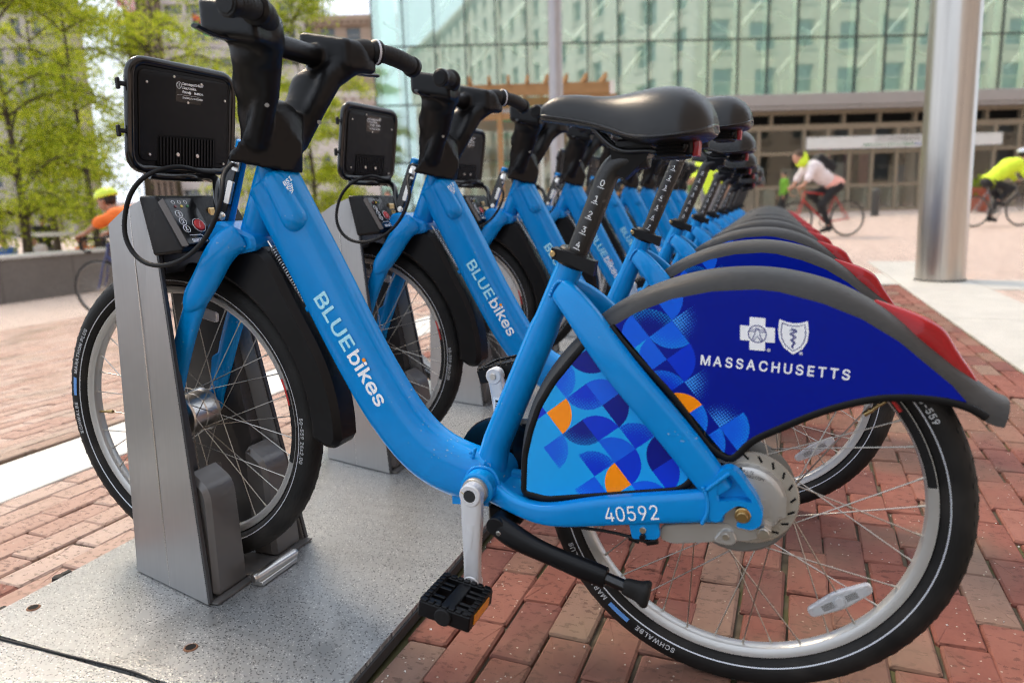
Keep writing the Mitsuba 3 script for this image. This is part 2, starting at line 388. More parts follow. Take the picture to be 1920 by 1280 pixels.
def wheel(path, c, mvk, front):
    tp = ring_prof(0.3115, 0.0275, 20, 0.0262)
    add(path + '__tyre', lathe(tp, 128, c), 'rubber', True, mvk)
    # tread blocks: shallow ribs across the shoulder
    R = []
    for k in range(72):
        a = k * 2 * math.pi / 72
        for s in (-1, 1):
            b = a + (0.5 if s > 0 else 0) * 2 * math.pi / 72
            pts = []
            for t_, da in ((0.75, 0.0), (1.25, 0.022)):
                for d in (-0.0035, 0.0035):
                    for q in (-0.001, 0.0008):
                        rr, yy = 0.3115 + (0.0275 + q) * math.sin(t_), s * (0.0262 + q) * math.cos(t_)
                        aa = b + da + d / rr
                        pts.append([c[0] + rr * math.cos(aa), yy, c[2] + rr * math.sin(aa)])
            R.append(hull(pts))
    add(path + '__tyre__tread', cat(*R), 'rubber', False, mvk, 2)
    sp = []
    for t_ in np.linspace(3.40, 3.60, 4): sp.append((0.309 + 0.0262 * math.cos(t_) , 0))
    for s in (-1, 1):
        q = [(0.3115 + 0.0278 * math.cos(t_), s * 0.0265 * abs(math.sin(t_))) for t_ in np.linspace(1.97, 2.05, 4)] + [(0.3115 + 0.0268 * math.cos(t_), s * 0.0255 * abs(math.sin(t_))) for t_ in np.linspace(2.05, 1.97, 4)]
        if s < 0 or not front: add(path + '__tyre__reflective_stripe', lathe(q, 128, c), 'reflect_grey', 50, mvk)
    rim = [(0.2862, -0.0150), (0.2862, -0.0125), (0.279, -0.011), (0.279, 0.011), (0.2862, 0.0125), (0.2862, 0.0150), (0.278, 0.0138), (0.272, 0.0105), (0.2695, 0.005), (0.2695, -0.005), (0.272, -0.0105), (0.278, -0.0138)]
    add(path + '__rim', lathe(rim, 128, c), 'rim_silver', 25, mvk)
    N = 36; fl = 0.0450 if front else 0.0835; fy = 0.038 if front else 0.030
    nip = []
    for k in range(N):
        s = -1 if k % 2 else 1; d = 1 if (k // 2) % 2 else -1
        ar = (k + 0.25) * 2 * math.pi / N; ah = ar + d * (0.95 if front else 0.62)
        h = np.array([c[0] + fl * math.cos(ah), s * fy, c[2] + fl * math.sin(ah)])
        e = np.array([c[0] + 0.271 * math.cos(ar), s * 0.003, c[2] + 0.271 * math.sin(ar)])
        add(path + '__spoke', rod(h, e, 0.00115, m=6), 'spoke_steel', True, mvk, 9)
        nip.append(rod(e + (h - e) * 0.05, e, 0.0019, m=6))
    add(path + '__spoke_nipples', cat(*nip), 'disc_steel', True, mvk, 2)
    va = math.radians(183 if front else 40)
    rd = np.array([math.cos(va), 0, math.sin(va)])
    add(path + '__valve', cat(rod(np.array(c) + rd * 0.270, np.array(c) + rd * 0.238, 0.003), rod(np.array(c) + rd * 0.246, np.array(c) + rd * 0.232, 0.0042)), 'brass', True, mvk, 3)

wheel('rear_wheel', RC, 'b', False)
wheel('front_wheel', FC, 'w', True)
# tyre lettering
def ang(c, x, z): return math.atan2(z - c[2], x - c[0])
a = ang(RC, 1.078, 0.049)
for c, a, pth, k in ((RC, a, 'rear_wheel', 'b'), (FC, ang(FC, -0.314, 0.323) + 0.02, 'front_wheel', 'w')):
    for wd, ao in (('SCHWALBE', 0), ('MARATHON PLUS', 0.47)): add(pth + '__tyre__lettering', arc_text(wd, 0.0088, c, 0.3058, a - ao, -0.0265), 'grey_print', False, k, 3)
    th = np.linspace(a - 0.30, a - 0.44, 8)
    P = np.array([[c[0] + r * math.cos(t), c[2] + r * math.sin(t)] for t in th for r in (0.3062,)] + [[c[0] + 0.3148 * math.cos(t), c[2] + 0.3148 * math.sin(t)] for t in th[::-1]])
    add(pth + '__tyre__blue_band', prism(P, -0.0268, -0.0264), 'blue_band', False, k, 3)
add('rear_wheel__tyre__lettering', arc_text('50-559', 0.0095, RC, 0.3055, ang(RC, 1.440, 0.522) + 0.07, -0.0265), 'grey_print', False, 'b', 3)
add('front_wheel__tyre__lettering', arc_text('50-559 26x2.00', 0.008, FC, 0.3058, 0.06, -0.0265), 'grey_print', False, 'w', 2)
for c, pth, k, a0 in ((FC, 'front_wheel', 'w', 0.02), (RC, 'rear_wheel', 'b', 0.50)):
    add(pth + '__rim__black_label', lathe([(0.2848, -0.0154), (0.2848, -0.0149), (0.2790, -0.0138), (0.2725, -0.0106), (0.2725, -0.0112), (0.2790, -0.0145)], 14, c, a0=a0 - 0.33, a1=a0 + 0.24), 'black_matte', 25, k, 3)
    add(pth + '__rim__red_label', lathe([(0.2800, -0.0148), (0.2800, -0.0143), (0.2745, -0.0120), (0.2745, -0.0128)], 14, c, a0=a0 + 0.12, a1=a0 + 0.33), 'red_sticker', 25, k, 3)
# hubs
def hub(c, prof, m=40): return lathe(prof, m, c)
add('front_wheel__hub', hub(FC, [(0.0, -0.050), (0.016, -0.050), (0.030, -0.043), (0.047, -0.041), (0.050, -0.037), (0.045, -0.034), (0.045, 0.0), (0.0435, 0.002), (0.045, 0.004), (0.045, 0.034), (0.050, 0.037), (0.047, 0.041), (0.030, 0.043), (0.016, 0.050), (0.0, 0.050)]), 'alu', 25, 'w')
add('front_wheel__hub__axle', cat(rod([0, -0.085, 0.3815], [0, 0.085, 0.3815], 0.007), rod([0, -0.09, 0.3815], [0, -0.08, 0.3815], 0.014, m=6), rod([0, 0.08, 0.3815], [0, 0.09, 0.3815], 0.014, m=6)), 'alu', 30, 'w', 3)
add('rear_wheel__hub', hub(RC, [(0, -0.036), (0.083, -0.036), (0.087, -0.033), (0.087, -0.028), (0.074, -0.024), (0.046, -0.016), (0.042, 0.018), (0.074, 0.026), (0.087, 0.03), (0.085, 0.034), (0, 0.036)]), 'hub_grey', 25)
DC = (1.190, 0, 0.352)
add('rear_wheel__brake_disc', hub(DC, [(0, -0.050), (0.075, -0.050), (0.077, -0.0475), (0.075, -0.045), (0, -0.045)], 56), 'disc_steel', 25)
sl = []
for k in range(20):
    t = k * 2 * math.pi / 20
    p, q = (np.array([DC[0] + r * math.cos(t + o), -0.0503, DC[2] + r * math.sin(t + o)]) for r, o in ((0.0635, 0.0), (0.0715, 0.11)))
    w_ = np.cross((q - p) / np.linalg.norm(q - p), [0, 1.0, 0]) * .0017; sl.append(hull([e_ + sg * w_ + [0, yy, 0] for e_ in (p, q) for sg in (-1, 1) for yy in (-.0004, .001)]))
add('rear_wheel__brake_disc__cooling_slots', cat(*sl), 'dark_hole', False, 'b', 3)
add('rear_wheel__brake_housing', cat(hub(DC, [(0, -0.066), (0.046, -0.066), (0.055, -0.062), (0.058, -0.055), (0.058, -0.05), (0, -0.05)], 44),
    hull([[DC[0] + 0.03, -0.067, DC[2] - 0.01], [DC[0] + 0.058, -0.062, DC[2] + 0.014], [DC[0] + 0.058, -0.062, DC[2] - 0.02], [DC[0] + 0.01, -0.071, DC[2] - 0.02], [DC[0] + 0.012, -0.071, DC[2] + 0.005], [DC[0] + 0.03, -0.05, DC[2] - 0.045], [DC[0] + .05, -0.05, DC[2]]])), 'cream_paint', 25)
add('rear_wheel__brake_housing__lettering', cat(text('M', 0.012, [1.166, -0.0664, 0.397], [1, 0, -0.12], [0, 0, 1], True), text('MULTI', 0.0042, [1.180, -0.0664, 0.4005], [1, 0, -0.15], [0, 0, 1]), text('CONDITION', 0.0042, [1.180, -0.0664, 0.394], [1, 0, -0.15], [0, 0, 1])), 'black_matte', False, 'b', 2)
add('rear_wheel__brake_arm', cat(prism(rounded([(1.055, 0.292), (1.09, 0.300), (1.20, 0.318), (1.215, 0.300), (1.20, 0.286), (1.165, 0.280), (1.075, 0.262), (1.055, 0.268)], 0.012), -0.064, -0.056, 0.0015),
    prism(rounded([(1.139, 0.279), (1.155, 0.302), (1.172, 0.302), (1.178, 0.282), (1.165, 0.275)], 0.01), -0.070, -0.062, 0.0015)), 'cream_paint', 25)
add('rear_wheel__brake_arm__bolt', cat(rod([1.2175, -0.078, 0.308], [1.2175, -0.06, 0.308], 0.0125, m=6), rod([1.2175, -0.081, 0.308], [1.2175, -0.06, 0.308], 0.0085), rod([1.2175, -0.0815, 0.308], [1.2175, -0.08, 0.308], 0.0045), rod([1.160, -0.0715, 0.2905], [1.160, -0.069, 0.2905], 0.0055, m=12)), 'alu', 30, 'b', 3)
add('rear_wheel__axle_nut', cat(rod([1.186, -0.098, 0.338], [1.186, 0.09, 0.338], 0.0085, m=16), rod([1.186, -0.09, 0.338], [1.186, -0.07, 0.338], 0.0125, m=16)), 'brass', 30, 'b', 3)
# reflector clipped to the spokes
rx = np.array([0.094, 0.066]) / math.hypot(0.094, 0.066); rz = np.array([-rx[1], rx[0]]); rc = np.array([1.333, 0.180])
rp = lambda w, h: [rc + rx * sx * w + rz * sy * h for sx, sy in ((-1, -0.55), (0, -1), (1, -0.55), (1.02, 0.5), (0, 1), (-1.02, 0.5))]
add('rear_wheel__spoke_reflector', cat(prism(rounded(rp(0.0535, 0.0155), 0.009), -0.014, -0.004, 0.002)), 'reflector_clear', 25, 'b', 3)
add('rear_wheel__spoke_reflector__clip', cat(disc([rc[0], -0.014, rc[1]], 0.008, [0, -1, 0], 0.004), prism(rounded(rp(0.046, 0.0118), 0.006), -0.0152, -0.0139)), 'grey_print', 25, 'b', 2)
add('rear_wheel__spoke_reflector_prisms', cat(*[prism([tuple(rc + rx * (o + i * .0022) + rz * (j * .0022 - .0055)), tuple(rc + rx * (o + i * .0022 + .0015) + rz * (j * .0022 - .0055)), tuple(rc + rx * (o + i * .0022 + .0015) + rz * (j * .0022 - .004)), tuple(rc + rx * (o + i * .0022) + rz * (j * .0022 - .004))], -.0158, -.0152) for o in (-.030, .011) for i in range(9) for j in range(5)]), 'hub_grey', False, 'b', 2)
add('front_wheel__spoke_reflector', prism(rounded([(0.02, 0.635), (0.115, 0.612), (0.112, 0.59), (0.018, 0.612)], 0.008), -0.012, -0.003, 0.002), 'reflector_clear', 25, 'b', 3)

# ---- frame
dt = spline([(0.285, 0, 0.873, .052), (0.335, 0, 0.775, .0535), (0.385, 0, 0.680, .0535), (0.432, 0, 0.588, .0535), (0.468, 0, 0.522, .0535), (0.505, 0, 0.460, .0535), (0.545, 0, 0.404, .053), (0.600, 0, 0.352, .054), (0.662, 0, 0.325, .053), (0.725, 0, 0.316, .047)], 48)
FR = [sweep(dt[:, :3], dt[:, 3], np.linspace(0.040, 0.042, 48), axis=(0, 1, 0), m=36, e=2.7)]
FR.append(rod([0.285, 0, 0.90], [0.2225, 0, 0.763], 0.031, m=32))
FR.append(rod([0.2245, 0, 0.768], [0.2215, 0, 0.761], 0.0335, m=32))
FR.append(sweep(xz([(0.895, 0.728), (0.846, 0.619), (0.838, 0.602), (0.741, 0.386), (0.727, 0.335)]), [0.0232, 0.0236, 0.0262, 0.0268, 0.030], m=28))
FR.append(rod([0.727, -0.068, 0.316], [0.727, 0.062, 0.316], 0.0315, m=32))
def bump_line(pts, r, m=8):
    return cat(*[tm(trimesh.creation.icosphere(1, r, )) if False else (np.array(trimesh.creation.icosphere(1, r).vertices) + p, np.array(trimesh.creation.icosphere(1, r).faces)) for p in pts])
for s in (-1, 1):
    st = spline([(0.880, s * .020, 0.672, .021), (0.925, s * .048, 0.632, .026), (0.985, s * .066, 0.560, .0275), (1.06, s * .070, 0.475, .0275), (1.125, s * .072, 0.398, .0265), (1.150, s * .073, 0.368, .024)], 30)
    FR.append(sweep(st[:, :3], st[:, 3], 0.0145, axis=(0, 1, 0), m=24, e=3.2))
    cs = spline([(0.742, s * .030, 0.303, .024), (0.790, s * .052, 0.293, .0165), (0.850, s * .066, 0.287, .0185), (0.93, s * .072, 0.302, .0235), (1.05, s * .074, 0.327, .0255), (1.150, s * .075, 0.346, .0275)], 36)
    FR.append(sweep(cs[:, :3], cs[:, 3], 0.0145, axis=(0, 1, 0), m=24, e=3.4))
    y0, y1 = (-0.090, -0.066) if s < 0 else (0.066, 0.090)
    dz = 0.007
    out = rounded([(x, z + dz) for x, z in [(1.138, 0.316), (1.133, 0.372), (1.152, 0.401), (1.166, 0.406), (1.180, 0.398), (1.205, 0.362), (1.216, 0.338), (1.213, 0.318), (1.200, 0.309), (1.178, 0.311), (1.177, 0.318), (1.194, 0.322), (1.199, 0.333), (1.192, 0.345), (1.178, 0.347), (1.160, 0.332), (1.150, 0.314)]], 0.006, 4)
    inn = rounded([(x, z + dz) for x, z in [(1.146, 0.349), (1.147, 0.378), (1.168, 0.396), (1.201, 0.353), (1.180, 0.355)]], 0.006, 4)
    import manifold3d as m3
    cr = m3.CrossSection([out if area(out) > 0 else out[::-1]]); hole = m3.CrossSection([inn if area(inn) > 0 else inn[::-1]])
    sol = cr.extrude(y1 - y0) - hole.extrude(0.019).translate((0, 0, (y1 - y0) - 0.019 if s < 0 else 0) if s > 0 else (0, 0, 0))
    me = sol.to_mesh(); v = np.array(me.vert_properties[:, :3]); f = np.array(me.tri_verts)
    FR.append((np.c_[v[:, 0], y0 + v[:, 2], v[:, 1]], f[:, ::-1]))
FR.append(sweep(spline([(1.0, -0.045, 0.60), (0.99, -0.02, 0.60), (0.99, 0.02, 0.60), (1.0, 0.045, 0.60)], 12), 0.0001)) if False else None
FR = [m for m in FR if m is not None]
FR.append(prism(rounded([(0.800, 0.296), (0.80, 0.283), (0.735, 0.286), (0.742, 0.318)], 0.004), -0.045, 0.045, 0.003))
FR.append(hull([[0.655, y, z] for y in (-.025, .025) for z in (.262, .30)] + [[0.735, y, z] for y in (-.036, .036) for z in (.272, .30)]))
# cast bump for the cable port and the damper hook
FR.append(nets(lambda P: sm([cap(P, (0.315, -0.030, 0.862), (0.352, -0.032, 0.800), 0.016, 0.022), cap(P, (0.310, -.03, .875), (0.345, -.03, .81), 0.02)], 0.006), (0.28, -0.06, 0.76), (0.40, 0.0, 0.91), 0.004))
FR.append(prism(rounded([(1.005, 0.300), (1.055, 0.306), (1.058, 0.278), (1.050, 0.272), (1.012, 0.268)], 0.005), -0.078, -0.070, 0.001))
add('frame', cat(*FR), 'blue_paint', 32)
# weld beads
W = []
for t in np.linspace(0, 2 * math.pi, 64)[:-1]: W.append([0.727 + 0.0335 * math.cos(t), -0.041 - .0012 * math.sin(5 * t), 0.316 + 0.0335 * math.sin(t)])
for t in np.linspace(0, 1, 20): W.append([1.128 + 0.008 * t * (1 - t) * 4 - .002, -0.0905, 0.318 + 0.058 * t]); W.append([1.133 + 0.030 * t, -0.0905, 0.375 + 0.028 * t])
for t in np.linspace(-.9, .9, 16): W.append([0.872 + 0.021 * t + .006, -0.0215 - 0.003 * math.cos(t), 0.676 - 0.030 * t ** 2 + 0.012])
for t in np.linspace(0, 1, 12): W.append([0.704 + 0.006 * t, -0.030, 0.362 + .016 * t])
W.append([0.7, -0.03, 0.37])
add('frame__weld_beads', bump_line(np.array(W), 0.0034), 'blue_paint', True, 'b', 3)
# lettering down the tube: runs along the tube
d = np.array([0.521, 0, -0.853]); nn = np.array([0.853, 0, 0.521]); o0 = np.array([0.384, -0.0408, 0.655])
L = 0.262
add('frame__word_upper', text('BLUE', 0.0295, o0, d, nn, True, 0.123), 'cyan_print', False, 'b', 5)
add('frame__word_lower', text('bikes', 0.0295, o0 + d * 0.128, d, nn, True, 0.118), 'white_print', False, 'b', 5)
add('frame__word_dot', disc(o0 + d * 0.1565 + nn * 0.0285 + np.array([0, -.0002, 0]), 0.0040, [0, -1, 0], 0.0008), 'orange_print', False, 'b', 3)
add('frame__number', None or text('40592', 0.0245, [0.969, -0.0888, 0.2975], [0.09, 0, 0.0165], [0, 0, 1], False, 0.091), 'white_print', False, 'b', 5)
cr0, cd, cn = np.array([0.345, -0.0408, 0.878]), d, nn
crest = []
for (u0, v0, u1, v1) in ((0, 0.004, .010, .0085), (0, .0095, .010, .014), (0, .015, .010, .0195)): crest.append((np.array([cr0 + cd * u + cn * (v - .012) for u in (u0, u1) for v in (v0, v1)] ), np.array([[0, 2, 3], [0, 3, 1]])))
for k in range(5):
    z = spline([cr0 + cd * (0.013 + 0.0035 * k) + cn * (q * .019 - .012) + cd * (0.0014 * math.sin(q * 9 + k)) + np.array([0, -.0003, 0]) for q in np.linspace(0.1 + .06 * k, 1 - .06 * k, 6)], 10)
    crest.append(sweep(z, 0.0009, 0.0004, axis=(0, 1, 0), m=6))
crest[:3] = [text('B', 0.0085, cr0 + np.array([0, -.0001, 0]) - cn * .011, cd * 0 + cn, -cd, True), text('S', 0.0085, cr0 - cn * .003, cn, -cd, True), mv(text('I', 0.0085, cr0 + cn * .006, cn, -cd, True), [0, 0, 0])]
crest[:3] = [(v + cd * .010, f) for v, f in crest[:3]]
add('frame__crest', cat(*crest), 'white_print', False, 'b', 2)

# ---- fork, front damper
FK = [prism(rounded([(0.150, 0.800), (0.180, 0.803), (0.262, 0.771), (0.262, 0.744), (0.205, 0.735), (0.150, 0.742), (0.134, 0.765)], 0.012), -0.048, 0.048, 0.006)]
for s in (-1, 1):
    up = spline([(0.222, s * .045, 0.770, .030), (0.200, s * .066, 0.748, .030), (0.172, s * .072, 0.710, .030), (0.142, s * .073, 0.672, .0285), (0.118, s * .073, 0.645, .0235), (0.108, s * .072, 0.631, .013)], 24)
    FK.append(sweep(up[:, :3], up[:, 3], np.linspace(.019, .016, 24), axis=(0, 1, 0), m=24, e=2.3))
    lo = spline([(0.150, s * .066, 0.690, .023), (0.104, s * .068, 0.615, .023), (0.060, s * .068, 0.520, .021), (0.022, s * .066, 0.425, .018), (0.003, s * .064, 0.385, .018)], 22)
    FK.append(sweep(lo[:, :3], lo[:, 3], 0.0125, axis=(0, 1, 0), m=22, e=2.5))
FK.append(rod([0.2185, 0, 0.955], [0.154, 0, 0.790], 0.0135, m=20))
FK.append(prism(rounded([(0.015, 0.375), (0.0, 0.40), (0.02, 0.50), (0.06, 0.52), (0.055, 0.47), (0.03, 0.375)], 0.008), 0.056, 0.066, 0.002))
add('fork', cat(*FK), 'blue_paint', 35)
sp0, sp1 = np.array([0.275, -0.012, 0.748]), np.array([0.345, -0.012, 0.642])
t = np.linspace(0, 1, 190); dv = (sp1 - sp0) / np.linalg.norm(sp1 - sp0); e1 = np.array([0, 1.0, 0]); e2 = np.cross(dv, e1)
hel = sp0 + t[:, None] * (sp1 - sp0) + 0.0062 * (np.cos(t * 2 * math.pi * 22)[:, None] * e1 + np.sin(t * 2 * math.pi * 22)[:, None] * e2)
add('steering_damper_spring', cat(sweep(hel, 0.0013, m=5), rod(sp0 - dv * .015, sp0, .003), rod(sp1, sp1 + dv * .03, .0035)), 'alu', 40, 'b', 3)
add('steering_damper_spring__hook', cat(rod(sp1 + dv * .012 + e1 * .0, sp1 + dv * .02 + np.array([.03, 0.01, 0.02]), .006), rod(sp1 + dv * .012, sp1 + dv * .02, .009)), 'blue_paint', 30, 'b', 2)
# ---- mudguards
FG_out = [(0.188, 0.752), (0.262, 0.750), (0.282, 0.732), (0.311, 0.680), (0.345, 0.614), (0.380, 0.548), (0.404, 0.480), (0.415, 0.411), (0.415, 0.366), (0.402, 0.347), (0.377, 0.347)]
arc = [(FC[0] + 0.345 * math.cos(t), FC[2] + 0.345 * math.sin(t)) for t in np.linspace(-0.05, 1.25, 16)]
fo = spline([(x, 0, z) for x, z in FG_out[2:9]], 22)[:, [0, 2]]
add('front_mudguard', prism(np.vstack([arc, FG_out[:2], fo, rounded([FG_out[8], FG_out[9], FG_out[10], (0.362, 0.355)], 0.01)[3:-3]]), -0.037, 0.037, 0.012), 'black_plastic', 40)
bo = spline([(x, 0, z) for x, z in [(0.943, 0.631), (0.977, 0.655), (1.028, 0.681), (1.091, 0.702), (1.153, 0.7115), (1.188, 0.7125), (1.223, 0.710), (1.264, 0.702), (1.305, 0.689), (1.345, 0.669), (1.385, 0.643), (1.425, 0.610), (1.464, 0.578), (1.493, 0.554), (1.512, 0.539), (1.535, 0.527)]], 60)
bi = spline([(x, 0, z) for x, z in [(0.970, 0.606), (1.013, 0.641), (1.069, 0.664), (1.129, 0.677), (1.193, 0.680), (1.225, 0.678), (1.285, 0.662), (1.337, 0.640), (1.387, 0.608), (1.429, 0.572), (1.457, 0.549), (1.475, 0.528), (1.500, 0.502), (1.526, 0.493)]], 60)
def band(o, i, hw, hw2=None, m=15, power=2.4):
    V = []; n = len(o); hw = np.broadcast_to(hw, n)
    for k in range(n):
        for t in np.linspace(0, math.pi, m):
            c, s = math.cos(t), math.sin(t)
            cy, cz = math.copysign(abs(c) ** (2 / power), c), s ** (2 / power)
            p = i[k] + (o[k] - i[k]) * cz; V.append([p[0], -hw[k] * cy, p[2]])
    V = np.array(V); F = []
    for k in range(n - 1):
        for j in range(m - 1): F.append([k * m + j, k * m + j + 1, (k + 1) * m + j + 1, (k + 1) * m + j])
        F.append([k * m + m - 1, k * m, (k + 1) * m, (k + 1) * m + m - 1])
    F = np.array(F); F = np.vstack([F[:, [0, 1, 2]], F[:, [0, 2, 3]]])
    for k in (0, n - 1): F = np.vstack([F, [[k * m, k * m + j, k * m + j + 1] for j in range(1, m - 1)]])
    return V, F
add('rear_mudguard', band(bo, bi, np.r_[np.linspace(0.050, 0.053, 20), np.linspace(0.053, 0.050, 25), np.linspace(0.050, 0.040, 15)]), 'guard_grey', 40)
up = [(0.980, 0.623), (1.013, 0.643), (1.069, 0.666), (1.129, 0.679), (1.193, 0.683), (1.225, 0.680), (1.285, 0.664), (1.337, 0.643), (1.387, 0.612), (1.429, 0.576), (1.457, 0.552), (1.475, 0.531)]
lw = [(1.449, 0.536), (1.404, 0.538), (1.368, 0.5345), (1.33, 0.524), (1.273, 0.4995), (1.230, 0.4755), (1.205, 0.461), (1.188, 0.447), (1.174, 0.430)]
SK = np.vstack([up[:-1], rounded([up[-1], lw[0]], 0.001)[:0].reshape(0, 2), [up[-1]], lw, rounded([lw[-1], (1.162, 0.421), (1.150, 0.428)], 0.01)[4:-4].reshape(-1, 2) if True else [], [(1.150, 0.428), (1.102, 0.483), (1.039, 0.554)]])
PF = rounded([(0.934, 0.587), (0.906, 0.554), (0.877, 0.518), (0.851, 0.475), (0.835, 0.431), (0.823, 0.384), (0.819, 0.321), (0.858, 0.316), (0.973, 0.338), (1.082, 0.360), (1.100, 0.376), (1.097, 0.394), (1.039, 0.461), (0.973, 0.539)], [.002, .01, .01, .01, .01, .01, .004, .01, .02, .012, .016, .012, .02, .02], 4)
for s in (-1, 1):
    y = (-0.0575, -0.0545) if s < 0 else (0.0545, 0.0575)
    add('rear_mudguard__skirt_panel', prism(SK, *y), 'print_dark', False, 'b', 9, True)
    add('rear_mudguard__front_skirt_panel', prism(PF, *y), 'print_light', False, 'b', 9, True)
    yy = s * 0.0545
    low = spline(xz([(1.500, 0.510), (1.475, 0.524)] + [(x, z - 0.006) for x, z in lw] + [(1.163, 0.416), (1.150, 0.419), (1.096, 0.480), (1.033, 0.552), (0.972, 0.620)], yy), 70)
    add('rear_mudguard__black_edging', sweep(low, 0.0062, 0.0050, axis=(0, 1, 0), m=10, e=3), 'black_plastic', 40, 'b', 5)
    po = np.vstack([inset(PF if area(PF) > 0 else PF[::-1], -0.0055)]); po = np.vstack([po, po[:1]])
    add('rear_mudguard__black_edging', sweep(xz(po, yy), 0.0058, 0.0050, axis=(0, 1, 0), m=10, e=3), 'black_plastic', 40, 'b', 5)
fro = spline([(x, 0, z) for x, z in [(0.935, 0.618), (0.898, 0.588), (0.873, 0.560), (0.843, 0.518), (0.820, 0.472), (0.805, 0.423), (0.798, 0.373), (0.795, 0.312)]], 34)
fri = spline([(x, 0, z) for x, z in [(0.950, 0.596), (0.922, 0.566), (0.890, 0.530), (0.862, 0.484), (0.842, 0.440), (0.830, 0.396), (0.822, 0.352), (0.822, 0.312)]], 34)
add('rear_mudguard__front_rim', band(fro, fri, 0.052), 'guard_grey', 40)
RL = np.array([(1.360, 0.664), (1.396, 0.652), (1.438, 0.633), (1.448, 0.625), (1.462, 0.604), (1.480, 0.576), (1.495, 0.552)])
rlo = spline(np.c_[RL[:, 0], RL[:, 0] * 0, RL[:, 1]], 30); rli = spline([(x, 0, z) for x, z in [(1.350, 0.655), (1.385, 0.632), (1.425, 0.600), (1.464, 0.567), (1.493, 0.545)]], 30)
add('tail_light', band(rlo, rli, np.r_[np.linspace(0.006, 0.030, 12), np.full(10, 0.030), np.linspace(0.030, 0.018, 8)], power=3.4), 'red_lens', 40)
# emblem and word on the skirt
yP = -0.0577
w0 = np.array([1.197, yP, 0.6165])
cu, cv = np.array([1, 0, -0.055]), np.array([-0.02, 0, 1])
def pl(pts, y0=-0.0583, y1=-0.0575, o=w0): return prism([(o[0] + u * cu[0] + v * cv[0], o[2] + u * cu[2] + v * cv[2]) for u, v in pts], y0, y1)
a, b = 0.0112, 0.0248
add('rear_mudguard__skirt_panel__cross', pl([(-a, a), (-b, a), (-b, -a), (-a, -a), (-a, -b), (a, -b), (a, -a), (b, -a), (b, a), (a, a), (a, b), (-a, b)]), 'white_print', False, 'b', 5)
cir = [(0.0128 * math.cos(t), 0.0128 * math.sin(t)) for t in np.linspace(0, 2 * math.pi, 33)]
def line(pts, r=0.0008, o=w0): return sweep([o + u * cu + v * cv + np.array([0, -0.0008, 0]) for u, v in pts], r, 0.0004, axis=(0, 1, 0), m=6)
add('rear_mudguard__skirt_panel__cross_figure', cat(line(cir), line([(-.0125, .004), (-.003, .003), (-.004, -.002), (-.008, -.0105)]), line([(.0125, .004), (.003, .003), (.004, -.002), (.008, -.0105)]), line([(-.006, -.0115), (0, -.003), (.006, -.0115)]), line([(-.003, .003), (-.002, .008), (0, .009), (.002, .008), (.003, .003)]), line([(-.011, .0065), (0, .0065), (.011, .0065)], .0006)), 'navy_print', False, 'b', 2)
s0 = np.array([1.2475, yP, 0.613])
shd = [(-.0195, .026), (-.010, .0225), (0, .0212), (.010, .0225), (.0195, .026), (.0212, .010), (.0195, -.004), (.013, -.016), (0, -.0255), (-.013, -.016), (-.0195, -.004), (-.0212, .010)]
add('rear_mudguard__skirt_panel__shield', pl(shd, o=s0), 'white_print', False, 'b', 5)
snk = [(.005 * math.sin(q * 3.1) * (1 - q / 9), .012 - q * .0045) for q in np.linspace(0, 6, 40)]
add('rear_mudguard__skirt_panel__shield_figure', cat(line([(u * .80, v * .80) for u, v in shd + shd[:1]], .0007, s0), line(snk, .0011, s0), line([(0, .0125), (0, -.0165)], .0007, s0), line([(.003, .0125), (-.005, .0110), (-.001, .0145)], .0010, s0)), 'navy_print', False, 'b', 2)
add('rear_mudguard__skirt_panel__word', cat(text('MASSACHUSETTS', 0.0148, [1.113, yP, 0.5655], [1, 0, -0.056], [0, 0, 1], True, 0.2135, track=0.0045), text('®', 0.006, [1.211, yP, 0.589], [1, 0, -.05], [0, 0, 1]), text('®', 0.006, [1.256, yP, 0.586], [1, 0, -.05], [0, 0, 1])), 'white_print', False, 'b', 5)

# ---- cranks, chain case, pedals, stand
def crank(py, foot, s):
    p0, p1 = np.array([0.728, 0, 0.3165]), np.array(foot, float)
    dd = (p1 - p0) / np.linalg.norm(p1 - p0); P = np.array([p0 - dd * .0, p0 + dd * .03, p0 + dd * .10, p1])
    q = spline(np.c_[P, [0.0205, 0.0205, .0168, .0162]], 14)
    m = sweep(q[:, :3] + [0, py, 0], q[:, 3], 0.0095, axis=(0, 1, 0), m=22, e=4)
    return cat(m, rod(p0 + [0, py - .0095, 0], p0 + [0, py + .0095, 0], 0.0205, m=28), rod(p1 + [0, py - .0095, 0], p1 + [0, py + .0095, 0], 0.0162, m=24))
PN, PFR = (0.722, 0, 0.146), (0.700, 0, 0.487)
add('crank_arm', crank(-0.090, PN, -1), 'crank_silver', 35)
add('crank_arm__recess', sweep([[0.7255, -0.0994, 0.262], [0.724, -0.1000, 0.215]], [0.0095, 0.003], 0.0008, axis=(0, 1, 0), m=12), 'crank_silver', 30, 'b', 2)
add('crank_arm__bolt', cat(disc([0.728, -0.0995, 0.3165], 0.0125, [0, -1, 0], 0.0012), lathe([(0.0085, -.1015), (0.0115, -.1015), (0.0115, -.0995), (0.0085, -.0995)], 24, (0.728, 0, 0.3165))), 'black_gloss', 30, 'b', 3)
add('crank_arm__bolt__screw', cat(rod([0.728, -0.1015, 0.3165], [0.728, -0.099, 0.3165], 0.005, m=6), rod([0.718, -.1012, .320], [.712, -.1012, .3225], .0012)), 'brass', 30, 'b', 2)
add('crank_arm', crank(0.098, PFR, 1), 'crank_silver', 35)
add('crank_arm_001__barcode', cat(*[qbox(0.6985, 0.715, 0.0875, 0.0880, 0.405, 0.445)]), 'barcode_white', False, 'b', 3)
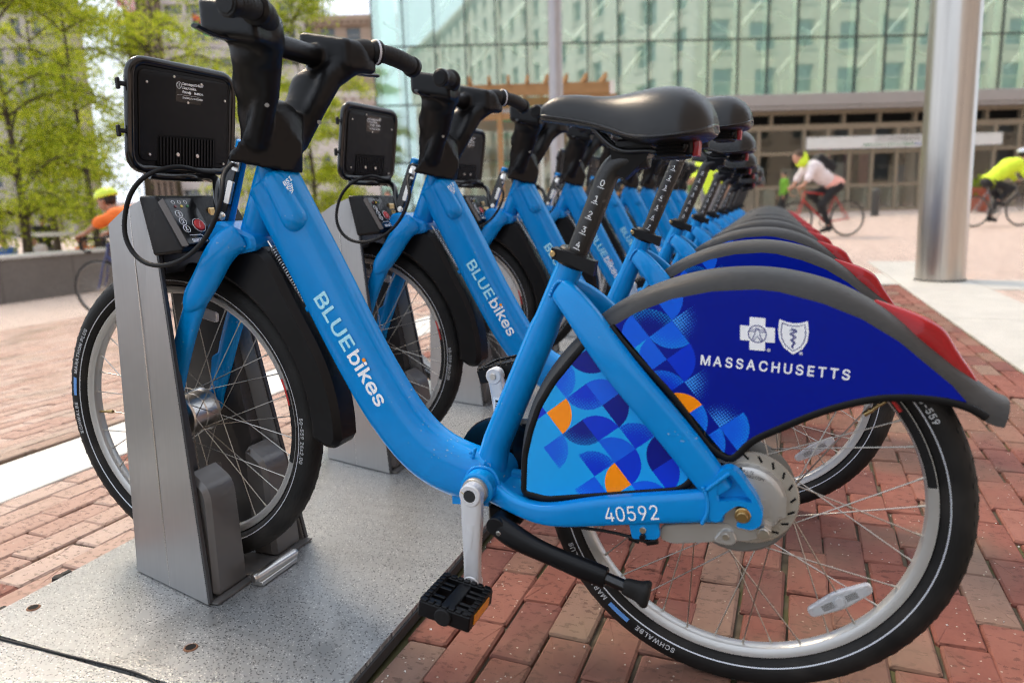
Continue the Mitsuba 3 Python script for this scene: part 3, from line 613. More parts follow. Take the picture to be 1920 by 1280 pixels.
add('crank_arm_001__barcode__bars', cat(*[qbox(0.7025, 0.7105, 0.0872, 0.0876, z, z + w) for z, w in ((.410, .002), (.414, .004), (.420, .0015), (.4235, .005), (.431, .002), (.435, .0045))]), 'black_matte', False, 'b', 2)
add('bottom_bracket_ring', lathe([(0.0, -0.080), (0.0235, -0.080), (0.0245, -0.078), (0.0245, -0.070), (0.0285, -0.069), (0.0285, -0.0681), (0.0, -0.0681)], 30, (0.727, 0, 0.316)), 'disc_steel', 25, 'b', 3)
add('chain_case', cat(lathe([(0.0, 0.074), (0.030, 0.074), (0.036, 0.066), (0.076, 0.064), (0.088, 0.058), (0.096, 0.058), (0.098, 0.066), (0.090, 0.078), (0.0, 0.080)], 48, (0.727, 0, 0.316)),
    prism(rounded([(0.74, 0.41), (0.92, 0.415), (1.17, 0.375), (1.17, 0.30), (0.92, 0.262), (0.75, 0.225)], 0.02), 0.060, 0.080, 0.006)), 'black_gloss', 30)
add('chain_case__rib', cat(*[prism(rounded([(0.790, 0.30), (0.800, 0.385), (0.815, 0.40), (0.83, 0.39), (0.81, 0.345), (0.835, 0.305)], .006), 0.052, 0.060, 0.002)]), 'black_matte', 30, 'b', 2)
def pedal(c, s, tilt):
    c = np.array(c, float); B = []
    def bx(x0, x1, y0, y1, z0, z1, b=.002): B.append(box(x0, x1, y0, y1, z0, z1, b))
    for x0 in (-0.048, 0.036): bx(x0, x0 + .012, 0, 0.098, -0.0145, 0.0145)
    for y0 in (0, 0.088): bx(-0.046, 0.046, y0, y0 + .010, -0.0145, 0.0145)
    bx(-0.0125, 0.0125, 0.0, 0.098, -0.011, 0.0125)
    for y0 in (.022, .036, .062, .076): bx(-0.040, -0.014, y0, y0 + .006, -0.013, 0.013, .001); bx(0.014, 0.040, y0, y0 + .006, -0.013, 0.013, .001)
    for k in range(8):
        for x0 in (-0.0475, 0.0365): bx(x0, x0 + .011, .004 + k * .0118, .0125 + k * .0118, .0135, .0185, .001)
    for k in range(7):
        for y0 in (0.0005, 0.0885): bx(-0.044 + k * .0128, -.034 + k * .0128, y0, y0 + .009, .0135, .0180, .001)
    m = cat(*B); e = rod([0, 0.098, 0], [0, 0.1015, 0], 0.0155, m=24)
    bar = cat(box(0.0475, 0.0495, 0.018, 0.080, -0.009, 0.009, .0006), box(-0.0495, -0.0475, 0.018, 0.080, -0.009, 0.009, .0006))
    M = roty(tilt); out = []
    for q in (m, e, bar): v = xf((q[0] * [1, s, 1], q[1]), M); out.append(mv(v, c + [0, s * .012, 0]))
    return out
for py, ft, s, tl in ((-0.099, PN, -1, 0.16), (0.105, PFR, 1, -0.25)):
    b_, e_, r_ = pedal((ft[0], py, ft[2]), s, tl)
    nm = 'pedal' if s < 0 else 'pedal_001'
    add('pedal', b_, 'black_plastic', 25); add(nm + '__end_cap', e_, 'black_matte', 25, 'b', 2); add(nm + '__reflector', r_, 'amber_lens', False, 'b', 5)
    add(nm + '__axle', rod([ft[0], py - s * .02, ft[2]], [ft[0], py + s * .015, ft[2]], .007, m=12), 'alu', 30, 'b', 3)
ks = spline([(0.770, -0.080, 0.262, .019), (0.795, -.084, 0.249, .0215), (0.840, -.090, 0.2335, .0185), (0.90, -.095, 0.219, .0175), (0.955, -.099, 0.207, .0185), (0.972, -.100, 0.2035, .0175)], 26)
add('kickstand', cat(sweep(ks[:, :3], ks[:, 3], ks[:, 3] * .72, axis=(0, 1, 0), m=22, e=2.6), rod([0.772, -.03, .262], [0.772, -.094, .262], .017, m=20)), 'black_plastic', 40)
add('kickstand__leg', rod([0.962, -.0995, 0.2055], [1.012, -.103, 0.194], 0.0105, m=16), 'black_gloss', 30)
kf = spline([(1.005, -.103, 0.196, .0135), (1.022, -.104, 0.1925, .0165), (1.034, -.1045, .190, .0205), (1.041, -.105, .1885, .0235), (1.044, -.105, .188, .022)], 12)
add('kickstand__foot', sweep(kf[:, :3], kf[:, 3], kf[:, 3] * .7, axis=(0, 1, 0), m=22, e=2.6), 'rubber', 40, 'b', 3)
add('kickstand__bolt', disc([0.779, -.0955, 0.252], 0.0045, [0, -1, 0], .002), 'chrome', 30, 'b', 3)
add('kickstand__lettering', text('pletscher', 0.0085, [0.925, -.1085, .2085], [-1, 0, 0.24], [0, 0, -1], False, 0.05, 0.0004), 'black_matte', False, 'b', 2)
add('stand_bracket', cat(box(0.735, 0.80, -0.04, 0.04, 0.245, 0.275, .004), rod([.80, -.02, .26], [.83, -.02, .27], .012, m=12)), 'black_plastic', 30, 'b', 3)
add('brake_cable', sweep(spline([(0.79, -.05, 0.275), (0.90, -.05, 0.262), (0.99, -.066, 0.268), (1.035, -.070, 0.262)], 24), 0.0028, m=8), 'black_matte', True, 'b', 3)
add('brake_cable__adjuster', cat(rod([1.005, -.068, .266], [1.022, -.069, .262], .0052, m=10), rod([1.035, -.07, .263], [1.052, -.07, .268], .0065, m=10), rod([1.03, -.075, .276], [1.03, -.085, .276], .005, m=10)), 'black_plastic', 30, 'b', 2)
add('brake_cable__screw', disc([1.030, -.078, 0.287], 0.0055, [0, -1, 0], .003), 'chrome', 30, 'b', 2)
# ---- handlebar cowl: two blades rising from a cup round the steering head
def cowl(P):
    d = []
    d.append(cap(P, (0.282, 0, 0.935), (0.300, 0, 0.985), 0.050, 0.044, (1, 0.88, 1)))
    pl3 = np.maximum.reduce([(P - [0.352, 0, .955]) @ np.array([.93, 0, .37]), (P - [.325, .040, .94]) @ np.array([.74, .62, -.05]), (P - [.325, -.040, .94]) @ np.array([.74, -.62, -.05]), (P - [.33, 0, 1.0]) @ np.array([.25, 0, .97]), (P - [.284, 0, .945]) @ np.array([-.85, 0, .52]), (P - [.361, 0, .937]) @ np.array([.91, 0, -.41])])
    d.append(pl3)
    for s in (-1, 1):
        sc = (1, 2.5, 1)
        d.append(sm([cap(P, (0.283, s * .046, .955), (0.298, s * .058, 1.000), .027, .029, sc), cap(P, (0.298, s * .058, 1.000), (0.318, s * .080, 1.050), .029, .035, sc),
                     cap(P, (0.318, s * .080, 1.050), (0.352, s * .118, 1.098), .035, .040, sc), ], .008))
        d.append(np.minimum.reduce([cap(P, (0.304, s * .060, 0.955), (0.346, s * .074, 1.025), .0205, .0210), cap(P, (0.346, s * .074, 1.025), (0.371, s * .092, 1.075), .0210, .0220), cap(P, (0.371, s * .092, 1.075), (0.405, s * .132, 1.115), .0220, .026)]))
        yc, yh = (.145, .042) if s < 0 else (.128, .027)
        q = np.abs(P - [0.366, s * yc, 1.127] - np.stack([(P[..., 1] - s * yc) * s * .25, P[..., 0] * 0, (P[..., 0] - .366) * -.22], -1)) - [0.046, yh, 0.017]
        d.append(np.linalg.norm(np.maximum(q, 0), axis=-1) + np.minimum(q.max(-1), 0) - .012)
    d.append(cap(P, (0.340, -0.10, 1.118), (0.340, 0.10, 1.118), 0.0205))
    a = sm(d, 0.0048)
    cut = -((P[..., 2] - 0.905) + (P[..., 0] - 0.29) * 0.30)      # sloping lower rim
    hol = cap(P, (0.325, 0, 1.035), (0.365, 0, 1.10), .030, .030, (1, .52, 1))
    return np.maximum(np.maximum(a, cut), -hol * 0.9 if False else -9.0)
add('handlebar_cowl', nets(cowl, (0.19, -0.22, 0.86), (0.47, 0.22, 1.19), 0.0058), 'black_plastic', True)
pan = rounded([(0.283, 0.952), (0.278, 1.0), (0.292, 1.06), (0.325, 1.100), (0.350, 1.095), (0.352, 1.045), (0.322, 0.965)], .014)
for y0, z0 in ((-.104, 1.04),): pass
for nm, c in (('handlebar_cowl__screw', (0.353, -0.085, 1.005)), ('handlebar_cowl__screw', (0.372, 0.04, 0.985))):
    add(nm, cat(disc(c, 0.0040, [0.6, -1, 0], .003), ), 'hub_grey', 30, 'b', 3)
GB = []
for s in (-1, 1):
    nm = 'grip' if s < 0 else 'grip_001'
    Pg = [(0.405, s * .135, 1.127), (0.425, s * .165, 1.131), (0.440, s * .20, 1.131), (0.447, s * .262, 1.126)] if s < 0 else [(0.400, .130, 1.127), (0.418, .155, 1.130), (0.440, .20, 1.128), (0.452, .275, 1.116)]
    q = spline(Pg, 40); y = np.abs(q[:, 1])
    r = np.interp(y, [.135, .150, .182, .187, .20, .23, .262] if s < 0 else [.135, .148, .158, .163, .18, .23, .272], [.023, .0235, .0225, .0170, .0172, .0182, .0178])
    add('grip', sweep(q, r, m=24), 'rubber', 50)
    rr = []
    for k, yy in enumerate(np.arange(.206 if s < 0 else .186, .258, .0065)):
        i = int(np.argmin(abs(y - yy))); t_ = q[min(i + 1, 39)] - q[i - 1]; t_ /= np.linalg.norm(t_)
        rr.append(rod(q[i] - t_ * .0016, q[i] + t_ * .0016, r[i] + .0007, m=20))
    add(nm + '__ribs', cat(*rr), 'rubber', 30, 'b', 2)
    i = 39; t_ = q[39] - q[36]; t_ /= np.linalg.norm(t_)
    add(nm + '__end_cap', cat(rod(q[39] - t_ * .002, q[39] + t_ * .008, .0215, m=24), rod(q[39] + t_ * .008, q[39] + t_ * .0105, .0195, .017, m=24)), 'black_plastic', 35)
    i = int(np.argmin(abs(y - (.196 if s < 0 else .172)))); add(nm + '__shifter_ring', sweep([q[i - 2], q[i - 1], q[i], q[i + 1], q[i + 2], q[i + 3]], [.0215, .0245, .0245, .0235, .0245, .021], m=24), 'black_plastic', 30, 'b', 5)
    if s > 0: add(nm + '__shifter_ring_label', sweep([q[i - 1] * .4 + q[i] * .6, q[i], q[i] * .5 + q[i + 1] * .5], .0250, m=24), 'reflect_grey', 40, 'b', 3)
    # brake lever: bracket under the bar and a curved blade ahead of it
    L1 = spline([(0.408, s * .150, 1.108, .008), (0.385, s * .165, 1.100, .0075), (0.368, s * .195, 1.098, .0065), (0.368, s * .235, 1.100, .006), (0.374, s * .262, 1.102, .0065)], 22)
    add('brake_lever', cat(sweep(L1[:, :3], L1[:, 3], L1[:, 3] * .6, axis=(0, 0, 1), m=12), box(0.396, 0.425, min(s * .142, s * .172), max(s * .142, s * .172), 1.098, 1.118, .004)), 'black_gloss', 40)
    add('brake_lever' + ('_001' if s > 0 else '') + '__screw', cat(disc([0.405, s * .156, 1.098], .0045, [0, -.4, -1], .003), disc([0.396, s * .168, 1.099], .003, [0.2, -1, -.3], .003)), 'chrome', 30, 'b', 2)

# ---- front rack: back plate, rim tube, bracket, elastic cord
ry = -0.06
def rk(y, z, x=0.0): return [0.040 + x + (z - 1.01) * 0.15 + (y - 0.03) * 0.10, y, z]
def plate(P, x0, x1, bev=.0015):
    v, f = prism([(y, z) for y, z in P], x0, x1, bev)      # (y, x, z) order of prism -> (x, y, z)
    return np.array([rk(a[0], a[2], a[1]) for a in v]), f[:, ::-1]
RP = rounded([(-.090, .912), (.152, .912), (.152, 1.108), (-.090, 1.112)], .032, 7)
add('rack_plate', plate(RP, -0.006, 0.004, .002), 'black_plastic', 40)
IN = inset(RP if area(RP) > 0 else RP[::-1], .013)
add('rack_plate__inset_panel', plate(IN, 0.004, 0.0065, .0016), 'black_plastic', 40, 'b', 5)
cl = np.array([rk(y, z) for y, z in inset(RP if area(RP) > 0 else RP[::-1], -.002)])
add('rack_rim', sweep(cl, 0.0095, m=14, closed=True), 'black_gloss', True)
VN = rounded([(-.038, .916), (.108, .916), (.106, .978), (-.036, .978)], .006)
add('rack_plate__vent_backing', plate(VN, 0.0064, 0.0068, 0), 'dark_hole', False, 'b', 3)
sl = [plate([(-.033 + k * .0077, .918), (-.0295 + k * .0077, .918), (-.0295 + k * .0077, .974), (-.033 + k * .0077, .974)], 0.0066, 0.0092, 0) for k in range(18)]
for k, m_ in enumerate(sl): add('rack_plate__slat', m_, 'black_plastic', False, 'b', 9 if k < 0 else 4)
scr = [(.008, .940), (.056, .939), (-.060, 1.075), (.002, 1.092), (.068, 1.085), (.130, 1.058), (-.055, .938), (.035, 1.045), (.128, .925)]
for k, (y, z) in enumerate(scr): add('rack_plate__screw', disc(rk(y, z, .0092 if k < 2 else .0064), .0042 if k < 2 else .0026, [1, -.1, -.15], .0022, 14), 'alu', 30, 'b', 3 if k < 2 else 2)
DC_ = [rk(y, z, 0.0072) for y, z in ((.018, 1.083),)]
def dtext(s, h, y, z, b=False): return text(s, h, rk(y, z, 0.0071), [0.10, 1, 0], [0.15, 0, 1], b)
add('rack_plate__notice_backing', plate([(.006, 1.045), (.068, 1.043), (.068, 1.089), (.006, 1.091)], 0.0064, 0.0070, 0), 'black_gloss', False, 'b', 5)
add('rack_plate__notice', cat(dtext('Damaged bike?', .0052, .0215, 1.0785, True), dtext('Dock bike.', .0052, .0215, 1.0705, True), dtext('Press     button.', .0052, .0215, 1.0625, True), dtext('thebikes.com/help', .0042, .022, 1.052), plate([(.0095, 1.0588), (.064, 1.0582), (.064, 1.0586), (.0095, 1.0592)], .0071, .0075, 0),
    sweep(np.array([rk(.0135 + .0055 * math.cos(t), 1.077 + .0062 * math.sin(t), .0074) for t in np.linspace(0, 6.28, 25)[:-1]]), .0006, m=6, closed=True), dtext('!', .0062, .0127, 1.0745, True), disc(rk(.0398, 1.0642, .0071), .0030, [1, -.1, -.15], .0005)), 'white_print', False, 'b', 3)
for z in (1.066, .980): add('rack_hook', cat(box(*sum([[rk(-.098, z)[0] - .004, rk(-.098, z)[0] + .004], [-.116, -.096], [z - .004, z + .004]], []), .0015), box(*sum([[rk(-.112, z)[0] - .005, rk(-.112, z)[0] + .005], [-.119, -.113], [z - .011, z + .011]], []), .002)), 'black_plastic', 30, 'b', 5)
bar = spline([(0.022, -.055, .897), (0.03, .0, .894), (0.05, .04, .893), (0.105, .03, .889), (0.140, .0, .870), (0.153, -.016, .836), (0.160, -.018, .806)], 40)
add('rack_bracket', cat(sweep(bar, 0.0085, m=12), sweep(spline([(0.03, .09, .897), (0.06, .05, .894), (0.105, .03, .889)], 14), .0085, m=12), prism(rounded([(0.150, 0.790), (0.165, 0.785), (0.232, 0.935), (0.222, 0.945), (0.205, 0.938), (0.160, 0.84)], .006), -.026, -.012, .002)), 'black_gloss', 40)
add('rack_bracket__lock_plate', cat(prism(rounded([(0.180, 0.838), (0.193, 0.834), (0.210, 0.877), (0.197, 0.882)], .003), -.031, -.024, .001), prism(rounded([(0.206, 0.900), (0.222, 0.895), (0.234, 0.930), (0.216, 0.936)], .004), -.029, -.024, .001)), 'alu', 30, 'b', 3)
for x, z in ((0.2175, 0.919), (0.172, 0.812)): add('rack_bracket__bolt', cat(disc([x, -.0285, z], .0088, [0, -1, 0], .002, 20), disc([x, -.0305, z], .0060, [0, -1, 0], .003, 16)), 'chrome', 30, 'b', 3)
cab = spline([(0.205, .02, .925), (0.216, -.045, .905), (0.235, -.085, .880), (0.252, -.11, .850), (0.240, -.120, .808), (0.211, -.124, .769), (0.16, -.127, .735), (0.104, -.128, .722), (0.046, -.127, .735), (0.014, -.124, .777), (0.014, -.118, .823), (0.040, -.112, .872), (0.075, -.095, .900), (0.10, -.06, .910), (0.10, -.01, .905), (0.11, .03, .900)], 110)
add('rack_cable', sweep(cab, 0.0046, m=12), 'black_matte', True)

# ---- seat post, clamp, saddle
add('seat_clamp', cat(hull([[x, y, z] for y in (-.030, .0) for x, z in ((0.865, 0.7265), (0.865, 0.7455), (0.893, 0.738), (0.89, 0.718))]), rod([0.889, 0, 0.716], [0.898, 0, 0.736], 0.0275, m=28), hull([[x, y, z] for y in (-.030, -.012) for x, z in ((0.885, 0.722), (0.888, 0.738), (0.941, 0.722), (0.936, 0.698), (0.930, 0.701))])), 'black_plastic', 35)
add('seat_clamp__bolt', cat(disc([0.868, -.0310, .735], .0050, [-.2, -1, 0], .002), rod([0.862, -.022, .738], [.866, -.022, .7365], .0052, m=12)), 'brass', 30, 'b', 3)
po = spline([(0.893, 0, 0.715), (0.920, 0, 0.779), (0.945, 0, 0.838), (0.955, 0, 0.861), (0.966, 0, 0.874), (0.985, 0, 0.882), (1.02, 0, 0.886)], 40)
lowp = sweep([(0.80, 0, 0.50), (0.84, 0, 0.592), (0.893, 0, 0.715)], .0176, m=20)
add('seat_post', cat(sweep(po, 0.0180, m=28), lowp), 'guard_post' if False else 'post_black', 40, 's')
dp = np.array([0.394, 0, 0.919]); dp /= np.linalg.norm(dp); dn = np.array([dp[2], 0, -dp[0]])
MARKS = []
for k in range(11):
    c = np.array([0.948, 0, 0.843]) - dp * (0.0267 * k)
    MARKS.append(len(BIKE)); add('seat_post__mark', cat(text(str(k), 0.0098, c + np.array([0, -.0185, 0]) - dn * .004, dn, dp, False), qbox(0, 0.009, -.0004, .0004, -.0006, .0006) if False else sweep([c + np.array([0, -.0182, 0]) - dn * .006 - dp * .003, c + np.array([0, -.0182, 0]) + dn * .006 - dp * .003], .0006, m=6)), 'white_print', False, 's', 4)
hd = hull([[x, y, z] for x, z, w in ((0.962, 0.905, .020), (1.03, 0.903, .024), (1.022, 0.882, .02), (0.985, 0.852, .012), (0.967, 0.862, .012)) for y in (-w, w)])
add('saddle_clamp', cat(hd, box(0.972, 1.03, -.022, .022, .898, .914, .004)), 'black_plastic', 30, 's')
def boot(cx, cy):
    z = np.linspace(0.884, 0.925, 15); r = .0215 + .003 * np.cos(np.arange(15) * math.pi)
    return sweep(np.c_[np.full(15, cx), np.full(15, cy), z], r, axis=(0, 1, 0), m=20)
add('saddle_spring', boot(1.060, -.032), 'black_matte', 30, 's', 5); add('saddle_spring', boot(1.060, .032), 'black_matte', 30, 's', 5)
for s in (-1, 1): add('saddle_rail', sweep(spline([(0.885, s * .012, .955), (0.935, s * .018, .934), (0.965, s * .022, .905), (0.980, s * .024, .897), (1.03, s * .026, .893), (1.075, s * .034, .888), (1.085, s * .04, .900)], 36), .0042, m=10), 'black_gloss', True, 's', 5)
def saddle():
    xs = np.r_[0.8425, 0.845, 0.851, np.linspace(0.860, 1.095, 26), 1.108, 1.117, 1.1225, 1.1245]
    zt = np.interp(xs, [.842, .846, .856, .868, .885, .907, .947, .981, 1.005, 1.032, 1.069, 1.097, 1.113, 1.120, 1.125], [.969, .976, .984, .989, .9905, .989, .9835, .9825, .985, .989, .989, .981, .966, .955, .935])
    from scipy.ndimage import gaussian_filter1d as gf
    zt = gf(zt, 1.0, mode='nearest')
    ze = np.interp(xs, [.842, .86, .90, .942, .975, 1.0, 1.03, 1.07, 1.10, 1.118, 1.125], [.962, .958, .950, .940, .928, .917, .911, .911, .914, .918, .928])
    w = np.interp(xs, [.842, .846, .853, .87, .90, .94, .97, 1.0, 1.03, 1.06, 1.085, 1.105, 1.118, 1.125], [.006, .015, .0215, .027, .030, .036, .048, .066, .082, .090, .090, .080, .062, .040])
    w = gf(w, 1.0, mode='nearest'); ze = gf(ze, 1.0, mode='nearest')
    V = []; m = 40
    for x, t, e, ww in zip(xs, zt, ze, w):
        for k in range(m):
            a = k * 2 * math.pi / m; c, s_ = math.cos(a), math.sin(a)
            y = ww * math.copysign(abs(c) ** .78, c)
            z = e + (t - e) * abs(s_) ** 0.80 if s_ >= 0 else e - .010 * abs(s_) ** .6
            if s_ > 0: z -= .004 * max(0, 1 - abs(c) * 3) * (1 if .93 < x < 1.08 else 0)
            V.append([x, y, z])
    V = np.array(V); n = len(xs); F = []
    for i in range(n - 1):
        for k in range(m): F.append([i * m + k, (i + 1) * m + k, (i + 1) * m + (k + 1) % m, i * m + (k + 1) % m])
    F = np.array(F); F = np.vstack([F[:, [0, 1, 2]], F[:, [0, 2, 3]]])
    for i in (0, n - 1): F = np.vstack([F, [[i * m, i * m + k, i * m + k + 1] for k in range(1, m - 1)]])
    return V, F, xs, ze, w
sv, sf, sx, sze, sw = saddle()
add('saddle', (sv, sf), 'seat_skin', 60, 's')
ed = np.array([(x, -w - .0006, z - .001) for x, z, w in zip(sx[1:-1], sze[1:-1], sw[1:-1])]); ed2 = ed[::-1] * [1, -1, 1]
add('saddle__seam', sweep(np.vstack([ed, [[1.126, 0, .928]], ed2]), .0022, m=8, closed=True), 'black_gloss', True, 's', 5)
add('saddle_light', cat(sweep([(1.0935, 0, .921), (1.0965, 0, .900), (1.0955, 0, .883)], [.0058, .0062, .0055], [.016, .016, .015], axis=(0, 1, 0), m=16, e=3.5)), 'red_lens', 30, 's')
add('saddle_light__holder', box(1.070, 1.092, -.020, .020, .884, .922, .004), 'black_plastic', 30, 's', 5)
# ---- the row of bicycles: step along the docks
STEP = np.array([-0.02896, 0.75984, 0.0])
NB = 10
SEAT = [0.0, 0.080, 0.062, 0.035, 0.030, -0.01, 0.05, 0.0, 0.03, 0.02]
rng = np.random.default_rng(5)
STEER = [math.radians(2.2), 0.02, 0.03, 0.0, 0.015, -0.01, 0.02, 0.0, 0.01, 0.02]
ORD = ['nearest', 'second', 'third', 'fourth', 'fifth', 'sixth', 'seventh', 'eighth', 'ninth', 'tenth']
def merged_spokes():
    out = {}
    for w_ in ('rear_wheel', 'front_wheel'):
        out[w_] = mikit.ply(cat(*[meshkit.WRITTEN[p['filename']][:2] for path, p, k, l in BIKE if path == w_ + '__spoke']), 'spoke_steel', smooth=True)
    return out
MS = merged_spokes()
for k in range(NB):
    root = num('shared_bicycle')
    M = rotz(0.0 if k == 0 else rng.normal(0, .006)); M[:3, 3] = STEP * k + [0, 0.004 * rng.standard_normal() if k else 0, 0]
    up = dp * SEAT[k]
    Msd = M.copy(); Msd[:3, 3] += up
    Mw = M @ rotz(STEER[k])
    level = 0 if k == 0 else 1 if k < 2 else 3 if k < 4 else 4 if k < 6 else 6
    for ib, (path, ply, mk, lod) in enumerate(BIKE):
        if ib in MARKS and 0.0267 * MARKS.index(ib) > 0.108 + SEAT[k]: continue
        if lod < level and not (path.endswith('mark') and k < 5): continue
        if path.endswith('__spoke') and k >= 2: continue
        if k > 2 and path.startswith('rack_plate__s'): continue
        if k > 6 and '__' in path and not path.split('__')[1].startswith(('tyre', 'rim', 'hub', 'word', 'skirt', 'front_skirt')): continue
        child(root, path, ply, {'b': M, 's': Msd, 'w': Mw}[mk])
    if k >= 2:
        for w_ in MS:
            kk = child(root, w_ + '__spokes', MS[w_], Mw if w_[0] == 'f' else M); labels[kk] = {'label': 'thin steel spokes of the wheel', 'kind': 'stuff'}
    lab(root, 'nearest blue dock bicycle, in front, numbered 40592, with a blue and orange printed rear skirt' if k == 0 else
        '%s blue dock bicycle from the front of the docked row%s' % (ORD[k], ', saddle post raised high' if k == 1 else ''), 'bicycle', 'blue bicycles parked in the docks')
labels['shared_bicycle__skirt_panel' if False else 'shared_bicycle__rear_mudguard__skirt_panel'] = {'label': 'dark blue rear skirt with white cross, shield and state name'}
labels['shared_bicycle__rear_mudguard__front_skirt_panel'] = {'label': 'light blue front skirt with quarter circle pattern'}
# ---------------------------------------------------------------- docks on their plates
def steel_fn(p, n, uv):
    a = fbm(p.x * 3 + p.y * 2, p.y * 3, p.z * 5, 3); b = noise(p.x * 260, p.y * 260, p.z * 3.0)
    return mikit.mix((0.27, 0.268, 0.265), (0.36, 0.357, 0.352), a * 0.78 + b * 0.22)
pr('dock_steel', proc(steel_fn), 0.36, 0.70, bump=proc(lambda p, n, uv: noise(p.x * 240, p.y * 240, p.z * 4), 5e-4), bs=0.0002)
pr('dock_dark', (0.045, 0.045, 0.047), 0.32, 0.2, 0.5, cc=0.2)
pr('dock_grey', (0.115, 0.110, 0.108), 0.30, 0.25, 0.5, cc=0.3)
DK = []
def dadd(path, mesh, m, smooth=30, lod=9): DK.append((path, mikit.ply(mesh, m, smooth=smooth), lod))
def side(s):
    b = [(-.108, .100), (.157, .162)]; t = [(-.086, .076, .802), (-.033, .082, .830), (.030, .092, .848), (.054, .096, .846)]
    out = [[x, s * y, .034] for x, y in b] + [[x, s * y, z] for x, y, z in t]
    inn = [[x, s * (y - .014), .034] for x, y in b] + [[x, s * (y - .012), z] for x, y, z in t]
    idx = [0, 1, 5, 4, 3, 2]
    v = np.array([out[i] for i in idx] + [inn[i] for i in idx]); n = 6
    f = [[0, k, k + 1] for k in range(1, 5)] + [[6, 6 + k + 1, 6 + k] for k in range(1, 5)]
    for k in range(6): f += [[k, 6 + k, (k + 1) % 6], [(k + 1) % 6, 6 + k, 6 + (k + 1) % 6]]
    f = np.array(f)
    return (v, f if s < 0 else f[:, ::-1])
for s in (-1, 1):
    dadd('side_panel', side(s), 'dock_steel', False)
    e0, e1 = np.array([.1575, s * .1600, .036]), np.array([.0555, s * .0950, .842])
    dadd('edge_trim', sweep([e0 - [0.0, s * .004, 0], e1 - [0, s * .004, 0]], .0040, .0052, axis=(0, 1, 0), m=8, e=4), 'dock_dark', 30)
    m0, m1 = np.array([.02, s * .1300, .034]), np.array([-.012, s * .0848, .836])
    dadd('panel_seam', rod(m0 - [0, s * .0004, 0], m1, .0008, m=6), 'alu', False, 3)
    dadd('inner_wall', hull([[x, s * y, .034] for x, y in ((-.10, .0845), (-.10, .088), (.118, .090), (.118, .138))] + [[x, s * y, .80] for x, y in ((-.08, .055), (-.08, .063), (.030, .068), (.030, .078))]), 'dock_dark', False)
    sb = [(0.100, 0.036), (0.160, 0.036), (0.153, 0.245), (0.146, 0.268), (0.128, 0.282), (0.104, 0.298), (0.108, 0.036)]
    v, f = prism(rounded(sb, [.004, .012, .02, .02, .02, .004, .004], 6), .043, .139, .010)
    v = v.copy(); v[:, 1] = .043 + (v[:, 1] - .043) * (1 - .42 * np.clip((v[:, 2] - .04) / .75, 0, 1))
    dadd('shoulder_block', (v * [1, s, 1], f if s > 0 else f[:, ::-1]), 'dock_grey', 30)
dadd('top_bridge', hull([[x, s * y, z] for s in (-1, 1) for x, y, z in ((-.086, .060, .80), (-.033, .064, .828), (.030, .070, .846), (.048, .072, .844), (.05, .07, .70), (-.06, .055, .70))]), 'dock_dark', False)
HB = [[x, y, z] for x, y, z in ((.045, -.100, .850), (.045, .090, .850), (.090, -.108, .848), (.090, .085, .848), (.142, -.112, .752), (.142, .090, .752), (.07, -.105, .745), (.07, .09, .745))]
dadd('terminal', tm(trimesh.convex.convex_hull(np.array([np.array(p) + d for p in HB for d in tm(trimesh.creation.icosphere(1, .006))[0]]))), 'black_plastic', 40)
# sloping key panel on the left half; its own frame of axes
k0, k1, k2 = np.array([.098, -.106, .849]), np.array([.0985, -.030, .849]), np.array([.151, -.106, .757])
kx = (k1 - k0) / np.linalg.norm(k1 - k0); ky = k0 - k2; KH = np.linalg.norm(ky); ky /= KH; kn = np.cross(kx, ky); KW = np.linalg.norm(k1 - k0)
def kp(u, v, w=0.0): return k2 + kx * u * KW + ky * v * KH + kn * w
pl_ = [(0.02, 0.02), (0.98, 0.02), (0.98, 0.98), (0.02, 0.98)]
pr2 = rounded([(u * KW, v * KH) for u, v in pl_], .006)
v, f = prism(pr2, -.004, .004, .001)
dadd('terminal__key_panel', (np.array([k2 + kx * a[0] + ky * a[2] + kn * a[1] for a in v]), f[:, ::-1]), 'black_gloss', 30)
dadd('terminal__side_bezel', hull([kp(-.10, .03, -.004), kp(-.10, .95, -.004), kp(.01, 0, .004), kp(.01, .98, .004), kp(-.04, 0, -.015), kp(-.04, 1, -.015)]), 'dock_grey', False)
def kt(s_, h, u, v, b=True, w=None): return text(s_, h, kp(u, v, .0042), kx, ky, b, w, .0004)
def kc(u, v, r, rr=.0006): return sweep(np.array([kp(u, v, .0044) + kx * r * math.cos(t) + ky * r * math.sin(t) for t in np.linspace(0, 6.2832, 25)[:-1]]), rr, m=6, closed=True)
L_ = [kt('1', .0078, .20, .61), kt('2', .0078, .19, .455), kt('3', .0078, .18, .30)] + [kc(.235, v, .0078) for v in (.645, .490, .335)] + [kc(u, .895, .0036, .0005) for u in (.25, .45, .65)]
L_ += [kt('INSERT BIKE KEY', .0050, .20, .055, True, .040), sweep(np.array([kp(.22, .20, .0044), kp(.58, .20, .0044), kp(.63, .185, .0044), kp(.63, .13, .0044), kp(.58, .12, .0044), kp(.22, .12, .0044)]), .0007, m=6)]
L_ += [arc_ for arc_ in [kc(.70, .40, .0148, .0005)]]
dadd('terminal__key_lettering', cat(*L_), 'white_print', False, 3)
dadd('terminal__call_button', disc(kp(.70, .40, .003), .0118, kn, .003, 24), 'red_sticker', 30, 3)
dadd('terminal__call_button_wrench', cat(sweep(np.array([kp(.66, .335, .0064), kp(.70, .40, .0064), kp(.735, .455, .0064)]), .0016, .0005, m=8), kc(.745, .470, .0022)), 'white_print', False, 3)
